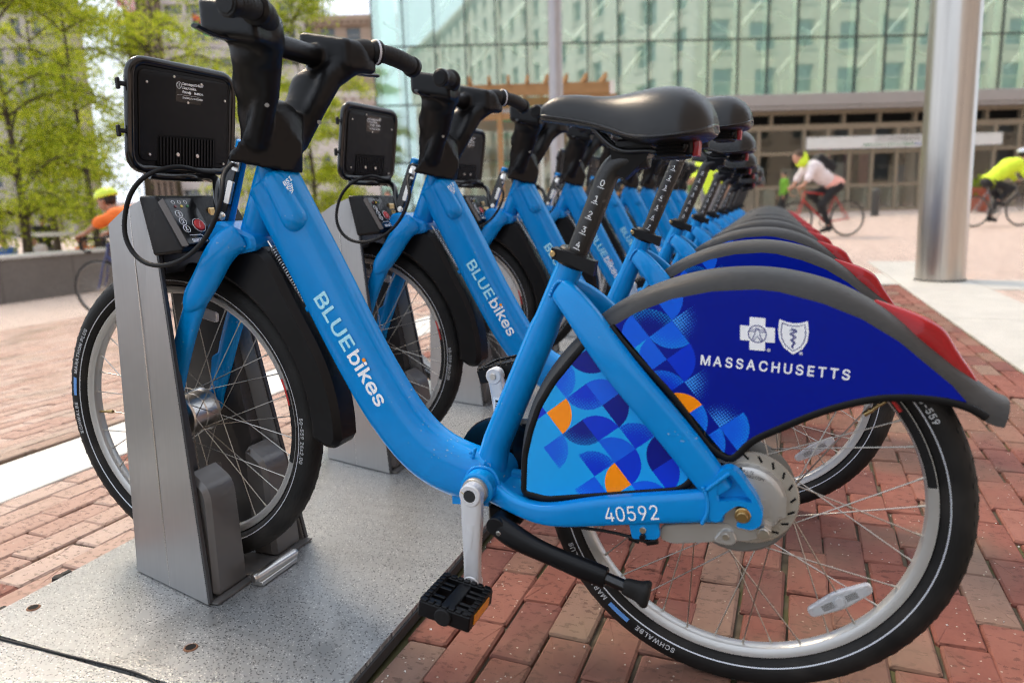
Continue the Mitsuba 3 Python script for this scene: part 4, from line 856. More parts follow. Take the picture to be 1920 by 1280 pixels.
for nm, u, c in (('red_lamp', .26, 'lamp_red'), ('yellow_lamp', .46, 'lamp_yellow'), ('green_lamp', .66, 'lamp_green')):
    if c not in scene: pr(c, {'lamp_red': (.12, .01, .01), 'lamp_yellow': (.62, .45, .06), 'lamp_green': (.02, .14, .05)}[c], .25)
    dadd('terminal__' + nm, disc(kp(u, .805, .0035), .0030, kn, .002, 14), c, 30, 3)
dadd('latch', cat(rod([.10, .012, .80], [.165, .012, .785], .014, m=18), box(.07, .115, -.002, .03, .765, .83, .003)), 'brass', 30)
dadd('wheel_stop_bar', cat(sweep([[.197, -.072, .052], [.199, -.064, .052], [.204, .05, .052], [.204, .058, .052]], [.009, .0115, .0115, .009], m=20), box(.188, .214, -.066, .052, .0335, .044, .001)), 'alu', 40)
dadd('base_lip', prism([(-.112, .0335), (.166, .0335), (.164, .040), (-.108, .040)], -.045, .045, 0), 'dock_grey', False, 3)
dadd('base_lip', box(.157, .176, -.155, .155, .0334, .0375), 'dock_grey', False)
NDK = NB + 1
DORD = ['nearest', 'second', 'third', 'fourth', 'fifth', 'sixth', 'seventh', 'eighth', 'ninth', 'tenth', 'farthest']
for k in range(NB):
    root = num('bicycle_dock'); M = np.eye(4); M[:3, 3] = STEP * k
    for path, ply, lod in DK:
        if k > 3 and lod < 5: continue
        child(root, path, ply, M)
    lab(root, '%s brushed steel docking post, holding the front wheel of the %s blue bicycle' % (DORD[k], ORD[k]), 'dock', 'steel docks standing in a row on the grey plates')
# plates: four docks on each
def plate_fn(p, n, uv):
    a, b, r = voronoi(p.x * 270, p.y * 270)
    w = fbm(p.x * 2.5, p.y * 2.5, 0.0, 4)
    base = mikit.mix((0.21, 0.219, 0.222), (0.275, 0.282, 0.284), w)
    base = dr.select((r > 0.80) & (a < 0.44), mi.Color3f(0.05, 0.05, 0.055), base)
    base = dr.select((r < 0.09) & (a < 0.36), mi.Color3f(0.50, 0.50, 0.49), base)
    st = smoothstep(0.66, 0.80, fbm(p.x * 6 + 3, p.y * 6, 0.0, 4))
    sc_ = smoothstep(0.70, 0.76, noise(p.x * 5 + 20, p.y * 70, 0.0)) * smoothstep(0.5, 0.7, noise(p.x * 3, p.y * 4, 5.0))
    return base * (1 - 0.30 * st) * (1 - 0.10 * sc_)
pr('plate_coat', proc(plate_fn), 0.30, 0.30, 0.85, bump=proc(lambda p, n, uv: noise(p.x * 420, p.y * 420, 0.0) + 0.5 * noise(p.x * 900, p.y * 900, 0.0), 8e-4), bs=0.00038)
pr('plate_edge', (0.028, 0.026, 0.025), 0.7)
pr('rust', (0.16, 0.07, 0.035), 0.8)
sk = float(STEP[0] / STEP[1])
def shear(m): v = m[0].copy(); v[:, 0] += sk * v[:, 1]; return v, m[1]
for i in range(-1, 3):
    y0 = (-0.5 + 4 * i) * STEP[1]; y1 = y0 + 4 * STEP[1]
    P = prism([(-.262, .012), (.560, .012), (.560, .030), (-.262, .030)], y0 + .003, y1 - .003, 0)
    v, f = P
    key = num('dock_plate')
    ply = mikit.ply(shear(hull([[x, y, z] for x in (-.262, .560) for y in (y0 + .0025, y1 - .0025) for z in (.005,)] + [[x, y, .031] for x in (-.2605, .5585) for y in (y0 + .004, y1 - .004)])), 'plate_coat', smooth=False)
    put(key + '__top_sheet', ply)
    put(key + '__underside', mikit.ply(shear(qbox(-.268, .564, y0 + .0045, y1 - .0045, 0.001, .0215)), 'plate_edge', smooth=False))
    n_h = 0
    for hy in (y0 + .095, y0 + 1.52, y1 - .095):
        for hx in (.222, -.2):
            hx_ = hx + sk * hy
            child(key, 'bolt_hole', mikit.ply(cat(rod([hx_, hy, .0300], [hx_, hy, .0316], .0130, m=22)), 'rust', smooth=30))
            child(key, 'bolt_hole_pit', mikit.ply(cat(rod([hx_, hy, .0312], [hx_, hy, .0321], .0105, m=22), ), 'dark_hole', smooth=30))
    lab(key, {-1: 'grey speckled steel base plate at the front edge of the picture, before the plate seam', 0: 'grey speckled base plate under the four nearest docks', 1: 'grey speckled base plate under the fifth to eighth docks', 2: 'grey speckled base plate at the far end of the dock row'}[i], 'base plate')
# rubber plugs beside the plate
for (x, y, w_) in ((-.285, -.150, .018), (-.272, -.305, .016)):
    k_ = num('rubber_plug'); put(k_, mikit.ply(cat(rod([x, y - w_, .012], [x, y + w_, .012], .011, m=12), rod([x, y - w_ * .6, .004], [x, y - w_ * .6, .02], .012, m=10)), 'black_matte', smooth=30))
    lab(k_, 'small black rubber plug on the brick beside the plate, %s' % ('beyond the second plug' if y > -.2 else 'nearest the left frame edge'), 'plug')
put('loose_cable', mikit.ply(sweep(spline([(-.60, -.405, .0335), (-.30, -.392, .0335), (-.14, -.386, .0335), (.03, -.381, .0335), (.16, -.377, .0335), (.235, -.381, .0335), (.285, -.400, .0335), (.33, -.450, .0335), (.36, -.55, .0335)], 60), .0021, m=8), 'black_matte', smooth=True))
lab('loose_cable', 'thin black cable lying across the grey plate at the bottom left', 'cable')
# ---------------------------------------------------------------- ground: bricks, strips, plaza
def brick_tone(lo, hi):
    lo, hi = [float(q) for q in lo], [float(q) for q in hi]
    def fn(p, n, uv):
        a = fbm(p.x * 26, p.y * 26, p.z * 26, 4); g = noise(p.x * 420, p.y * 420, p.z * 420); s = fbm(p.x * 3, p.y * 3, 0.0, 4)
        c = mikit.mix(lo, hi, a * 0.75 + g * 0.25)
        va, vb, vr = voronoi(p.x * 95, p.y * 95)
        pit = smoothstep(0.62, 0.74, fbm(p.x * 75, p.y * 150, 3.0, 3)) * (0.10 + 0.40 * noise(p.x * 9, p.y * 6, 1.0))
        dirt = smoothstep(0.46, 0.72, s) * 0.38
        spot = dr.select(vr > 0.965, 1 - smoothstep(0.10, 0.22, va), 0.0) * 0.8
        return (c * (1 - pit) * (1 - dirt) + mi.Color3f(0.20, 0.16, 0.11) * dirt * 0.8) * (1 - spot) + mi.Color3f(0.45, 0.41, 0.34) * spot
    return fn
bb = proc(lambda p, n, uv: 0.7 * fbm(p.x * 60, p.y * 60, p.z * 60, 3) + 0.6 * smoothstep(0.60, 0.74, fbm(p.x * 75, p.y * 150, 3.0, 3)), 1e-3)
TONES = [((.205, .072, .052), (.290, .115, .085)), ((.185, .062, .046), (.262, .097, .072)), ((.230, .090, .066), (.315, .135, .102)), ((.215, .128, .096), (.285, .178, .136)), ((.155, .058, .048), (.215, .085, .068)), ((.215, .110, .080), (.285, .152, .112))]
PALE = [((.40, .265, .205), (.50, .35, .285)), ((.36, .215, .165), (.46, .30, .24)), ((.44, .31, .25), (.53, .40, .335))]
for i, (a, b) in enumerate(TONES): pr('brick_%d' % i, proc(brick_tone(np.array(a) * .80, np.array(b) * .80)), 0.75, 0, 0.25, bump=bb, bs=-0.0016)
for i, (a, b) in enumerate(PALE): pr('pale_brick_%d' % i, proc(brick_tone(np.array(a) * .84, np.array(b) * .84)), 0.66, 0, 0.3, bump=bb, bs=-0.0014)
def mortar_fn(p, n, uv):
    a = fbm(p.x * 40, p.y * 40, 0.0, 4); m_ = smoothstep(0.52, 0.68, fbm(p.x * 7, p.y * 7, 2.0, 4))
    c = mikit.mix((0.035, 0.028, 0.020), (0.135, 0.110, 0.080), a)
    return c * (1 - m_) + mi.Color3f(0.085, 0.080, 0.038) * m_
pr('joint_dirt', proc(mortar_fn), 0.95, 0, 0.1, bump=proc(lambda p, n, uv: fbm(p.x * 160, p.y * 160, 0.0, 3), 1e-3), bs=0.004)
def conc_fn(lo, hi):
    def fn(p, n, uv):
        a = fbm(p.x * 7, p.y * 7, p.z * 7, 5); g = noise(p.x * 190, p.y * 190, p.z * 190)
        return mikit.mix(lo, hi, a * 0.6 + g * 0.4)
    return fn
pr('band_concrete', proc(conc_fn((.33, .32, .29), (.47, .455, .42))), 0.65, 0, 0.35, bump=proc(lambda p, n, uv: fbm(p.x * 90, p.y * 90, 0.0, 3), 1e-3), bs=0.0015)
pr('granite_pale', proc(conc_fn((.46, .44, .40), (.66, .64, .60))), 0.6, 0, 0.4, bump=proc(lambda p, n, uv: fbm(p.x * 90, p.y * 90, 0.0, 3), 1e-3), bs=0.0015)
def far_fn(p, n, uv):
    x, y = p.x - sk * p.y, p.y
    r = dr.floor(x / 0.0865); o = r * 0.5 - dr.floor(r * 0.5)
    u, v = x / 0.0865 - r, y / 0.203 + o; j = dr.floor(v); v = v - j
    e = smoothstep(0.0, 0.09, dr.minimum(u, 1 - u)) * smoothstep(0.0, 0.045, dr.minimum(v, 1 - v))
    c = mikit.mix((.36, .265, .22), (.48, .375, .32), cell_rand(r, j) * 0.7 + 0.3 * fbm(p.x * 5, p.y * 5, 0.0, 3))
    far = smoothstep(9.0, 16.0, y)
    return mikit.mix((.11, .085, .06), c, e * (1 - far) + far * 0.9)
pr('far_paving', proc(far_fn), 0.6, 0, 0.4)
gx = [(-6.9, -.4085), (-1.235, -.010), (8.0, -.010)]
gv = np.array([[x, y, z] for y in (-8, 16) for x, z in gx], float)
put('ground', mikit.ply((gv, np.array([[0, 1, 4], [0, 4, 3], [1, 2, 5], [1, 5, 4]])), 'joint_dirt', smooth=False)); lab('ground', 'dirt bed with moss below the brick paving', kind='structure')

rb = np.random.default_rng(21)
def brick_variant(seed):
    r = np.random.default_rng(seed); L, Wd = 0.1985, 0.0828; c = 0.004
    base = rounded([(-Wd / 2, -L / 2), (Wd / 2, -L / 2), (Wd / 2, L / 2), (-Wd / 2, L / 2)], .006, 3)
    if area(base) < 0: base = base[::-1]
    base = base + r.normal(0, .0009, base.shape); n = len(base); ins = inset(base, c) + r.normal(0, .0008, base.shape)
    z = r.normal(0, .0006, n)
    V = np.vstack([np.c_[base, np.full(n, -.03)], np.c_[base, -.0042 + z * .5], np.c_[ins, z], [[0, 0, 0.0004]]]); q = np.arange(n); q2 = (q + 1) % n
    F = []
    for k in (0, 1): F += [np.stack([k * n + q, k * n + q2, k * n + n + q2], 1), np.stack([k * n + q, k * n + n + q2, k * n + n + q], 1)]
    F.append(np.stack([2 * n + q, 2 * n + q2, q * 0 + 3 * n], 1))
    return V, np.vstack(F)
VAR = [brick_variant(s) for s in range(6)]
LOW = [qbox(-.0405, .0405, -.098, .098, -.02, 0.0)]
def proj_size(x, y):
    d = np.array([x, y, 0]) - CAM; z = d @ _f
    return (0.0 if z < 0.2 else 728.5 * 0.2 / z, z, d @ _r / max(z, .01), d @ _up / max(z, .01))
def lay(x0, x1, y0, y1, ymax_geo, skip=None):
    out = []
    for i in range(int((x1 - x0) / 0.0865)):
        wob = rb.normal(0, .0015)
        for j in range(int((y1 - y0) / 0.203) + 1):
            yy = y0 + (j + 0.5 * (i % 2) + rb.normal(0, .012)) * 0.203; xx = x0 + (i + .5) * 0.0865 + wob + rb.normal(0, .001) + sk * yy
            s_, z, u, v = proj_size(xx, yy)
            if s_ == 0 or abs(u) > .82 or v < -.60 or v > .2: continue
            if skip and skip(xx, yy): continue
            out.append((xx, yy, s_, u, v))
    return out
SLOPE = 0.070
def gz(x): return -SLOPE * max(0.0, -1.235 - x)
def bricks(field, spec, mats, probs, nmain, smallz):
    spec.sort(key=lambda q: -q[2])
    pv = [[mikit.ply(v, m_, smooth=35) for v in VAR] for m_ in mats]
    rest = [[] for _ in mats]; nm = 0
    for (x, y, s_, u, v) in spec:
        M = rotz(rb.normal(0, .009), (x, y, gz(x) + rb.normal(0, .0014))); M[2, 0] = rb.normal(0, .007) + (SLOPE if x < -1.235 else 0); M[2, 1] = rb.normal(0, .005)
        mi_ = rb.choice(len(mats), p=probs)
        if nm < nmain and abs(u) < .75: child(field, 'brick', pv[mi_][rb.integers(6)], M); nm += 1
        else: rest[mi_].append(xf(VAR[rb.integers(6)] if s_ > smallz else LOW[0], M))
    for m_, r in zip(mats, rest):
        if r:
            k_ = child(field, 'smaller_bricks', mikit.ply(cat(*r), m_, smooth=35)); lab(k_, 'bricks too small to tell apart', kind='stuff')
NB_ = ['brick_%d' % i for i in range(6)]
# the right-hand paving between the plate and the concrete bands
near = lay(.570, 2.30, -1.0, 6.0, 0)
bricks('brick_paving', near, NB_, [.36, .24, .17, .07, .10, .06], 230, 30)
lab('brick_paving', 'red brick paving in running bond right of the dock plates', kind='structure')
left = lay(-.895, -.285, -.6, 6.0, 0)
PB = ['pale_brick_%d' % i for i in range(3)]
bricks('brick_border', left, PB + ['brick_2'], [.34, .30, .21, .15], 70, 30)
lab('brick_border', 'worn brick border between the dock plates and the pale stone strip', kind='structure')
plaza = lay(-6.9, -1.235, -.4, 14.0, 0)
bricks('plaza_paving', plaza, PB, [.4, .3, .3], 160, 14)
lab('plaza_paving', 'pale pink brick paving of the plaza on the left, up to the granite wall', kind='structure')
def slab(x0, x1, y0, y1, z): return shear(qbox(x0, x1, y0, y1, -.03, z))
# far plaza sheet, from the far end of the laid bricks on; it lies between the strips
far_sheets = [(-1.235, 2.305, 8.62, 60), (2.305, 60, 8.62, 60), (2.95, 60, -20, 5.82), (2.95, 60, 6.62, 8.62), (-.895, 2.30, 7.12, 8.62)]
def slope(m): v = m[0].copy(); v[:, 2] += [gz(x) for x in v[:, 0]]; return v, m[1]
left_sheets = [slope(shear(qbox(x0, x1, y0, y1, -.03, -.003))) for x0, x1, y0, y1 in ((-13.9, -6.9, -25, 60), (-6.9, -1.235, 14.0, 60))]
left_sheets += [mv(shear(qbox(-60, -13.9, -25, 60, -.03, -.003)), [0, 0, gz(-13.9)]), mv(qbox(-400, 400, 60, 420, -.03, -.003), [0, 0, -0.4])]
far_sheets_m = [slab(*q, -.003) for q in far_sheets] + left_sheets
put('far_plaza', mikit.ply(cat(*far_sheets_m), 'far_paving', smooth=False)); lab('far_plaza', 'pale brick plaza stretching to the buildings', kind='structure')
def strip(key, label, rects):
    for k, (x0, x1, y0, y1) in enumerate(rects):
        v, f = shear(box(x0 + .003, x1 - .003, y0 + .003, y1 - .003, -.03, .001 + .0008 * (k % 3), .003)); child(key, 'slab', mikit.ply((v, f), 'granite_pale' if key == 'stone_strip' else 'band_concrete', smooth=False))
    lab(key, label, kind='structure')
strip('stone_strip', 'pale granite strip running along the left of the dock row', [(-1.232, -.898, -1.2 + 1.25 * k, .05 + 1.25 * k) for k in range(14)])
strip('concrete_band', 'pale concrete band running towards the steel column on the right', [(2.308, 2.945, -2 + 1.55 * k, -.45 + 1.55 * k) for k in range(5)] + [(2.308, 2.945, 5.75, 7.20), (2.308, 2.945, 7.20, 8.60)])
strip('concrete_cross_band', 'pale concrete band crossing behind the bicycles at the foot of the steel column', [(2.95 + 1.6 * k, 4.55 + 1.6 * k, 5.84, 6.60) for k in range(4)] + [(2.305 - 1.6 * (k + 1), 2.305 - 1.6 * k, 5.74 if False else 6.13, 7.1) for k in range(2)])
# grit and crumbs of mortar lying on the paving
rq = np.random.default_rng(77); gr = []
ico = tm(trimesh.creation.icosphere(0, 1.0))
for k in range(260):
    x, y = (rq.uniform(.57, 2.2), rq.uniform(-.5, 2.6)) if k % 3 else (rq.normal(.60, .03), rq.uniform(-.5, 2.6))
    s_ = rq.uniform(.0008, .0028); gr.append((ico[0] * s_ * rq.uniform(.5, 1.3, 3) + [x + sk * y, y, s_ * .4], ico[1]))
put('grit', mikit.ply(cat(*gr), 'granite_pale', smooth=False)); lab('grit', 'pale grit and crumbs scattered on the red bricks', 'grit', kind='stuff')
# ---------------------------------------------------------------- buildings
def stone_fn(lo, hi, k=1.0):
    def fn(p, n, uv):
        a = fbm(p.x * .6 * k, p.y * .6 * k, p.z * .6 * k, 4); b = noise(p.x * 9, p.y * 9, p.z * 9); s = noise(p.x * 1.2, p.y * 1.2, p.z * .12)
        return mikit.mix(lo, hi, a * .6 + b * .2 + s * .2)
    return fn
pr('beige_stone', proc(stone_fn((.34, .29, .23), (.50, .44, .36))), .85, 0, .2)
pr('brown_stone', proc(stone_fn((.17, .12, .09), (.26, .19, .145))), .85, 0, .2)
pr('tan_brick', proc(stone_fn((.30, .215, .155), (.42, .31, .235), 3)), .85, 0, .2)
pr('pale_stone', proc(stone_fn((.46, .40, .36), (.60, .53, .49))), .85, 0, .2)
pr('window_glass', (.035, .045, .05), .08, 0, .8)
pr('window_frame', (.42, .40, .36), .5)
pr('dark_frame', (.06, .055, .05), .5)

def facade(key, o, phi, bays, floors, bw, fh, ww, wh, sill, m, label, depth=12.0, z0=0.0, category='building', frame='window_frame', base=0.0, arch=False, cornice=True, skip=lambda i, j: False, side=None):
    """Wall of piers and spandrels with every window set back in its opening."""
    M = rotz(phi, (o[0], o[1], z0)); W = bays * bw; H = floors * fh + base; B = []
    for i in range(bays + 1):
        x0 = 0 if i == 0 else i * bw - (bw - ww) / 2; x1 = W if i == bays else i * bw + (bw - ww) / 2
        B.append(qbox(x0, x1, 0, .6, 0, H))
    for j in range(floors):
        zb = base + j * fh
        lo, hi = zb + sill, zb + sill + wh
        nxt = base + (j + 1) * fh + (sill if j < floors - 1 else 0)
        if j == 0: B.append(qbox(.01, W - .01, .02, .58, 0, lo))
        B.append(qbox(.01, W - .01, .02, .58, hi, nxt if j < floors - 1 else H))
    B.append(qbox(0, W, .75, depth, 0, H - .02)); B.append(qbox(0, .5, .55, .8, 0, H - .01)); B.append(qbox(W - .5, W, .55, .8, 0, H - .01))
    child(key, 'wall', mikit.ply(cat(*B), m, smooth=False), M)
    if cornice: child(key, 'cornice', mikit.ply(cat(qbox(-.5, W + .5, -.7, .55, H, H + .6), qbox(-.25, W + .25, -.35, .57, H - .5, H), *[qbox(x, x + .3, -.6, -.3, H - .35, H) for x in np.arange(0, W, .75)]), m, smooth=False), M)
    t = .07
    fr = [qbox(0, ww, .34, .42, 0, t), qbox(0, ww, .34, .42, wh - t, wh), qbox(0, t, .341, .421, t, wh - t), qbox(ww - t, ww, .341, .421, t, wh - t), qbox(t, ww - t, .335, .40, wh * .5 - .04, wh * .5 + .04)]
    if arch:
        fr.append(prism([(0, wh), (0, wh * .8)] + [(ww / 2 - ww / 2 * math.cos(a), wh * .8 + wh * .2 * math.sin(a)) for a in np.linspace(0, math.pi, 9)][1:] + [(ww, wh)], .05, .3))
    fp = mikit.ply(cat(*fr), frame, smooth=False); gp_ = mikit.ply(qbox(0, ww, .45, .50, 0, wh), 'window_glass', smooth=False)
    sp = mikit.ply(qbox(-.12, ww + .12, -.12, .1, -.22, 0), m, smooth=False)
    for j in range(floors):
        for i in range(bays):
            if skip(i, j): continue
            w_ = num(key + '__window'); Mw = M @ tr(i * bw + (bw - ww) / 2, 0, base + j * fh + sill)
            put(w_, fp, Mw); put(w_ + '__pane', gp_, Mw)
            if not arch: put(w_ + '__sill', sp, Mw)
    lab(key, label, category); return M, W, H
PH = 0.3815
rx_ = np.array([math.cos(PH), math.sin(PH)])
def shift(p, s, d=0.0): return [p[0] + rx_[0] * s - rx_[1] * d, p[1] + rx_[1] * s + rx_[0] * d]
W1 = 10 * 2.23
facade('stone_office_building', shift((-72.9, 59.21), -W1 - .6), PH, 10, 9, 2.23, 3.2, 1.15, 1.8, .7, 'beige_stone', 'beige stone building with small dark windows behind the trees at the left edge', z0=-1.5, base=5.0, depth=3.0)
for k in range(7):
    s_ = -W1 + .6 + k * 3.4; p_ = shift((-72.9, 59.21), s_, -.55)
    child('stone_office_building', 'pier', mikit.ply(box(-.75, .75, 0, .5, 0, 4.6, .05), 'brown_stone', smooth=False), rotz(PH, (p_[0], p_[1], -1.5)))
facade('brown_tower', (-72.0, 65.2), PH, 5, 13, .72, 3.1, .36, 2.7, .2, 'brown_stone', 'narrow brown tower with close vertical ribs behind the trees', z0=-1.5, frame='dark_frame', cornice=False)
facade('pale_tower', shift((-72.0, 65.2), 3.75, 1.5), PH, 6, 13, 2.6, 3.0, 2.2, 1.15, .95, 'pale_stone', 'tall pale tower with wide window bands, behind the flags', z0=-1.5, cornice=False)
facade('low_grey_block', shift((-148.9, 114.4), -1.0), PH, 6, 3, 1.9, 2.3, .9, 1.2, .6, 'pale_stone', 'distant low pale block with small square windows, seen between the tree trunks', z0=-3.2, cornice=False)
c4 = np.array([-54.9, 77.5])
facade('corner_building', shift(c4, 0.05), PH, 6, 7, 3.1, 3.35, 1.75, 1.8, .9, 'tan_brick', 'tan brick corner building with white sash windows beside the glass hall', z0=-1.5, base=1.0)
facade('stone_wing', [c4[0] - 20 * math.cos(PH - .95) , c4[1] - 20 * math.sin(PH - .95) ], PH - .95, 8, 7, 2.5, 3.35, .9, 2.0, .7, 'beige_stone', 'beige stone wing with narrow windows meeting the tan brick corner building', z0=-1.5, base=1.0, frame='dark_frame')
facade('arched_window_building', (-44.6, 56.0), PH + .12, 7, 3, 1.75, 4.1, .95, 2.6, .6, 'pale_stone', 'pale stone building with arched dark windows and a bold cornice left of the glass hall', z0=-1.5, arch=True, frame='pale_stone')

# ---- glass hall: frame of axes (u along the front, d towards the camera = -y, z up)
GH = rotz(.42, (4.17, 35.4, 0.0))
def gglass():
    tint = {'type': 'thindielectric', 'specular_transmittance': {'type': 'rgb', 'value': [.80, .94, .87]}, 'specular_reflectance': {'type': 'rgb', 'value': [.85, 1.0, .93]}}
    mirror = {'type': 'conductor', 'material': 'none', 'specular_reflectance': {'type': 'rgb', 'value': [.78, .93, .86]}}
    return {'type': 'blendbsdf', 'weight': 0.42, 'a': tint, 'b': mirror}
scene['hall_glass'] = gglass()
scene['door_glass'] = {'type': 'blendbsdf', 'weight': 0.05, 'a': {'type': 'thindielectric', 'specular_transmittance': {'type': 'rgb', 'value': [.78, .80, .76]}}, 'b': {'type': 'conductor', 'material': 'none', 'specular_reflectance': {'type': 'rgb', 'value': [.7, .72, .70]}}}
pr('mullion_dark', (.05, .065, .06), .4, .3)
pr('fin_green', (.62, .80, .72), .35, 0, .5)
pr('truss_white', (.72, .80, .76), .5)
pr('beam_grey', proc(stone_fn((.34, .315, .30), (.42, .39, .37))), .5, .2)
pr('frame_bronze', (.29, .24, .175), .4, .2)
pr('hall_inside', (.42, .50, .45), .8)
pr('hall_floor', (.25, .24, .22), .6)
pr('sign_white', (.74, .73, .70), .5)
pr('sign_green', S(40, 120, 70), .5)
pr('sign_blue', S(60, 80, 150), .5)
pr('sign_ink', (.16, .14, .13), .5)
U0, UW, NU = -21.75, 1.28, 34
ROWS = [(5.02, 7.30), (7.36, 9.64), (9.70, 11.98)]
pane = mikit.ply((np.array([[.03, 0, 0], [UW - .03, 0, 0], [UW - .03, 0, 2.28], [.03, 0, 2.28]], float), np.array([[0, 1, 2], [0, 2, 3]])), 'hall_glass', smooth=False)
mul = mikit.ply(qbox(-.03, .03, -.05, .06, 0, 7.2), 'mullion_dark', smooth=False)
finp = mikit.ply(box(-.10, .10, .30, .75, 0, 12.0, .01), 'fin_green', smooth=False)
rg = np.random.default_rng(8)
for i in range(NU):
    u = U0 + i * UW
    rows = ROWS + ([(2.68, 4.96), (.30, 2.58)] if u < -8.0 else [])
    for z0, z1 in rows:
        M = GH @ tr(u, 0, z0) @ rotz(rg.normal(0, .0035)); M[:3, 2] = M[:3, 2] + M[:3, 1] * rg.normal(0, .003)
        child('glass_hall', 'pane', pane, M)
    child('glass_hall', 'mullion', mul, GH @ tr(u, 0, 4.9))
    if u < -8.0: child('glass_hall', 'mullion', mikit.ply(qbox(-.03, .03, -.05, .06, -1.0, 4.9), 'mullion_dark', smooth=False), GH @ tr(u, 0, 0))
    if i % 1 == 0: child('glass_hall', 'glass_fin', finp, GH @ tr(u + .16, 0, 0.1 if u < -8 else 5.1))
for z in (7.33, 9.67, 12.0): child('glass_hall', 'transom', mikit.ply(qbox(U0 - .05, U0 + NU * UW, -.052, .05, z - .03, z + .03), 'mullion_dark', smooth=False), GH)
for z in (4.99, 2.63, .26): child('glass_hall', 'transom', mikit.ply(qbox(U0 - .05, -6.6, -.052, .05, z - .03, z + .03), 'mullion_dark', smooth=False), GH)
for k in range(9):
    ua, ub = U0 + 3.6 * k, U0 + 3.6 * (k + 1)
    child('glass_hall', 'truss_brace', mikit.ply(cat(rod([ua, 2.2, 6.2], [ub, 2.2, 10.2], .12), rod([ub, 2.2, 10.2], [ub + 3.6, 2.2, 11.6], .12), rod([ua, 2.6, 9.0], [ub, 2.6, 6.9], .07)), 'truss_white', smooth=30), GH)
for z in (7.6, 10.4): child('glass_hall', 'truss_chord', mikit.ply(qbox(U0, U0 + NU * UW, 2.0, 2.3, z, z + .28), 'truss_white', smooth=False), GH)
child('glass_hall', 'inside_wall', mikit.ply(qbox(U0 + .2, U0 + NU * UW - .2, 9.0, 9.3, -1.0, 12.0), 'hall_inside', smooth=False), GH)
child('glass_hall', 'side_wall', mikit.ply(cat(qbox(U0, U0 + .12, .1, 9.0, -1.0, 12.0)), 'hall_glass' if False else 'fin_green', smooth=False), GH)
child('glass_hall', 'upper_floor', mikit.ply(qbox(U0 + .2, U0 + NU * UW - .2, .8, 9.0, 4.6, 4.95), 'hall_inside', smooth=False), GH)
for k in range(8): child('glass_hall', 'gallery_rail', mikit.ply(qbox(-16 + 3.2 * k, -13 + 3.2 * k, 3.0, 3.06, 5.0, 6.1), 'truss_white', smooth=False), GH)
child('glass_hall', 'canopy_beam', mikit.ply(cat(box(-8.2, 22, -.55, .10, 4.50, 5.0, .02), qbox(-8.2, 22, -.50, .10, 4.36, 4.48)), 'beam_grey', smooth=False), GH)
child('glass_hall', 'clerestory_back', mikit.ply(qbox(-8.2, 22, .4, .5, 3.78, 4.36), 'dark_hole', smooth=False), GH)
child('glass_hall', 'frieze_rail', mikit.ply(cat(qbox(-8.2, 22, .0, .3, 4.20, 4.355), qbox(-8.2, 22, -.02, .35, 3.55, 3.78)), 'frame_bronze', smooth=False), GH)
posts = [-7.5, -5.35, -3.35, -2.31, -1.30, -.28, .83, 1.90, 3.0, 4.1, 5.2, 6.3, 7.5, 8.6, 9.7, 10.8, 12.0]
for u in posts: child('glass_hall', 'door_post', mikit.ply(box(-.065, .065, -.05, .14, -.12, 3.549, .008), 'frame_bronze', smooth=False), GH @ tr(u, 0, 0))
for u0, u1 in zip(posts[:-1], posts[1:]):
    for z0, z1 in ((2.50, 2.62), (1.06, 1.20), (-.10, .14)): child('glass_hall', 'door_rail', mikit.ply(qbox(u0 + .066, u1 - .066, -.03, .10, z0, z1), 'frame_bronze', smooth=False), GH)
    for z0, z1 in ((2.62, 3.55), (1.20, 2.50), (.14, 1.06)):
        child('glass_hall', 'door_pane', mikit.ply((np.array([[u0 + .06, .04, z0], [u1 - .06, .04, z0], [u1 - .06, .04, z1], [u0 + .06, .04, z1]]), np.array([[0, 1, 2], [0, 2, 3]])), 'door_glass', smooth=False), GH)
for u in np.arange(-8, 11, 1.6): child('glass_hall', 'clerestory_post', mikit.ply(qbox(u - .05, u + .05, .02, .3, 3.78, 4.2), 'frame_bronze', smooth=False), GH)
child('glass_hall', 'hall_floor', mikit.ply(qbox(-9, 22, .15, 9, -.12, -.02), 'hall_floor', smooth=False), GH)
child('glass_hall', 'round_column', mikit.ply(cat(rod([-4.6, 3.0, -.1], [-4.6, 3.0, 4.6], .34, m=28), rod([3.4, 3.0, -.1], [3.4, 3.0, 4.6], .34, m=28)), 'pale_stone', smooth=30), GH)
child('glass_hall', 'ticket_gate', mikit.ply(cat(*[box(-7 + 1.3 * k, -6.4 + 1.3 * k, 5.0, 6.4, -.02, 1.1, .05) for k in range(13)]), 'truss_white', smooth=30), GH)
child('glass_hall', 'information_board', mikit.ply(cat(box(-.6, .6, 4.2, 4.3, 1.5, 2.3, .01)), 'sign_white', smooth=False), GH)
child('glass_hall', 'information_board', mikit.ply(cat(box(-7.0, -6.1, 4.2, 4.3, .9, 2.3, .01)), 'sign_white', smooth=False), GH)
pr('inside_dark', (.075, .062, .05), .8); pr('inside_warm', (.30, .24, .17), .8); pr('poster_blue', (.10, .17, .30), .6); pr('poster_pink', (.45, .18, .22), .6)
child('glass_hall', 'lower_inside_wall', mikit.ply(qbox(-9, 22, 7.0, 7.2, -.1, 4.5), 'inside_dark', smooth=False), GH)
rp_ = np.random.default_rng(14)
for k in range(22):
    u_ = -7.4 + .75 * k + rp_.uniform(-.2, .2); h_ = rp_.uniform(.7, 2.6); z_ = rp_.choice([-.02, .0, 1.2])
    child('glass_hall', 'wall_panel', mikit.ply(box(u_, u_ + rp_.uniform(.3, .8), 5.2 + .06 * k, 5.26 + .06 * k, z_, z_ + h_, .01), str(rp_.choice(['inside_warm', 'sign_white', 'poster_blue', 'inside_dark', 'pale_stone', 'poster_pink'], p=[.3, .22, .12, .2, .1, .06])), smooth=False), GH)
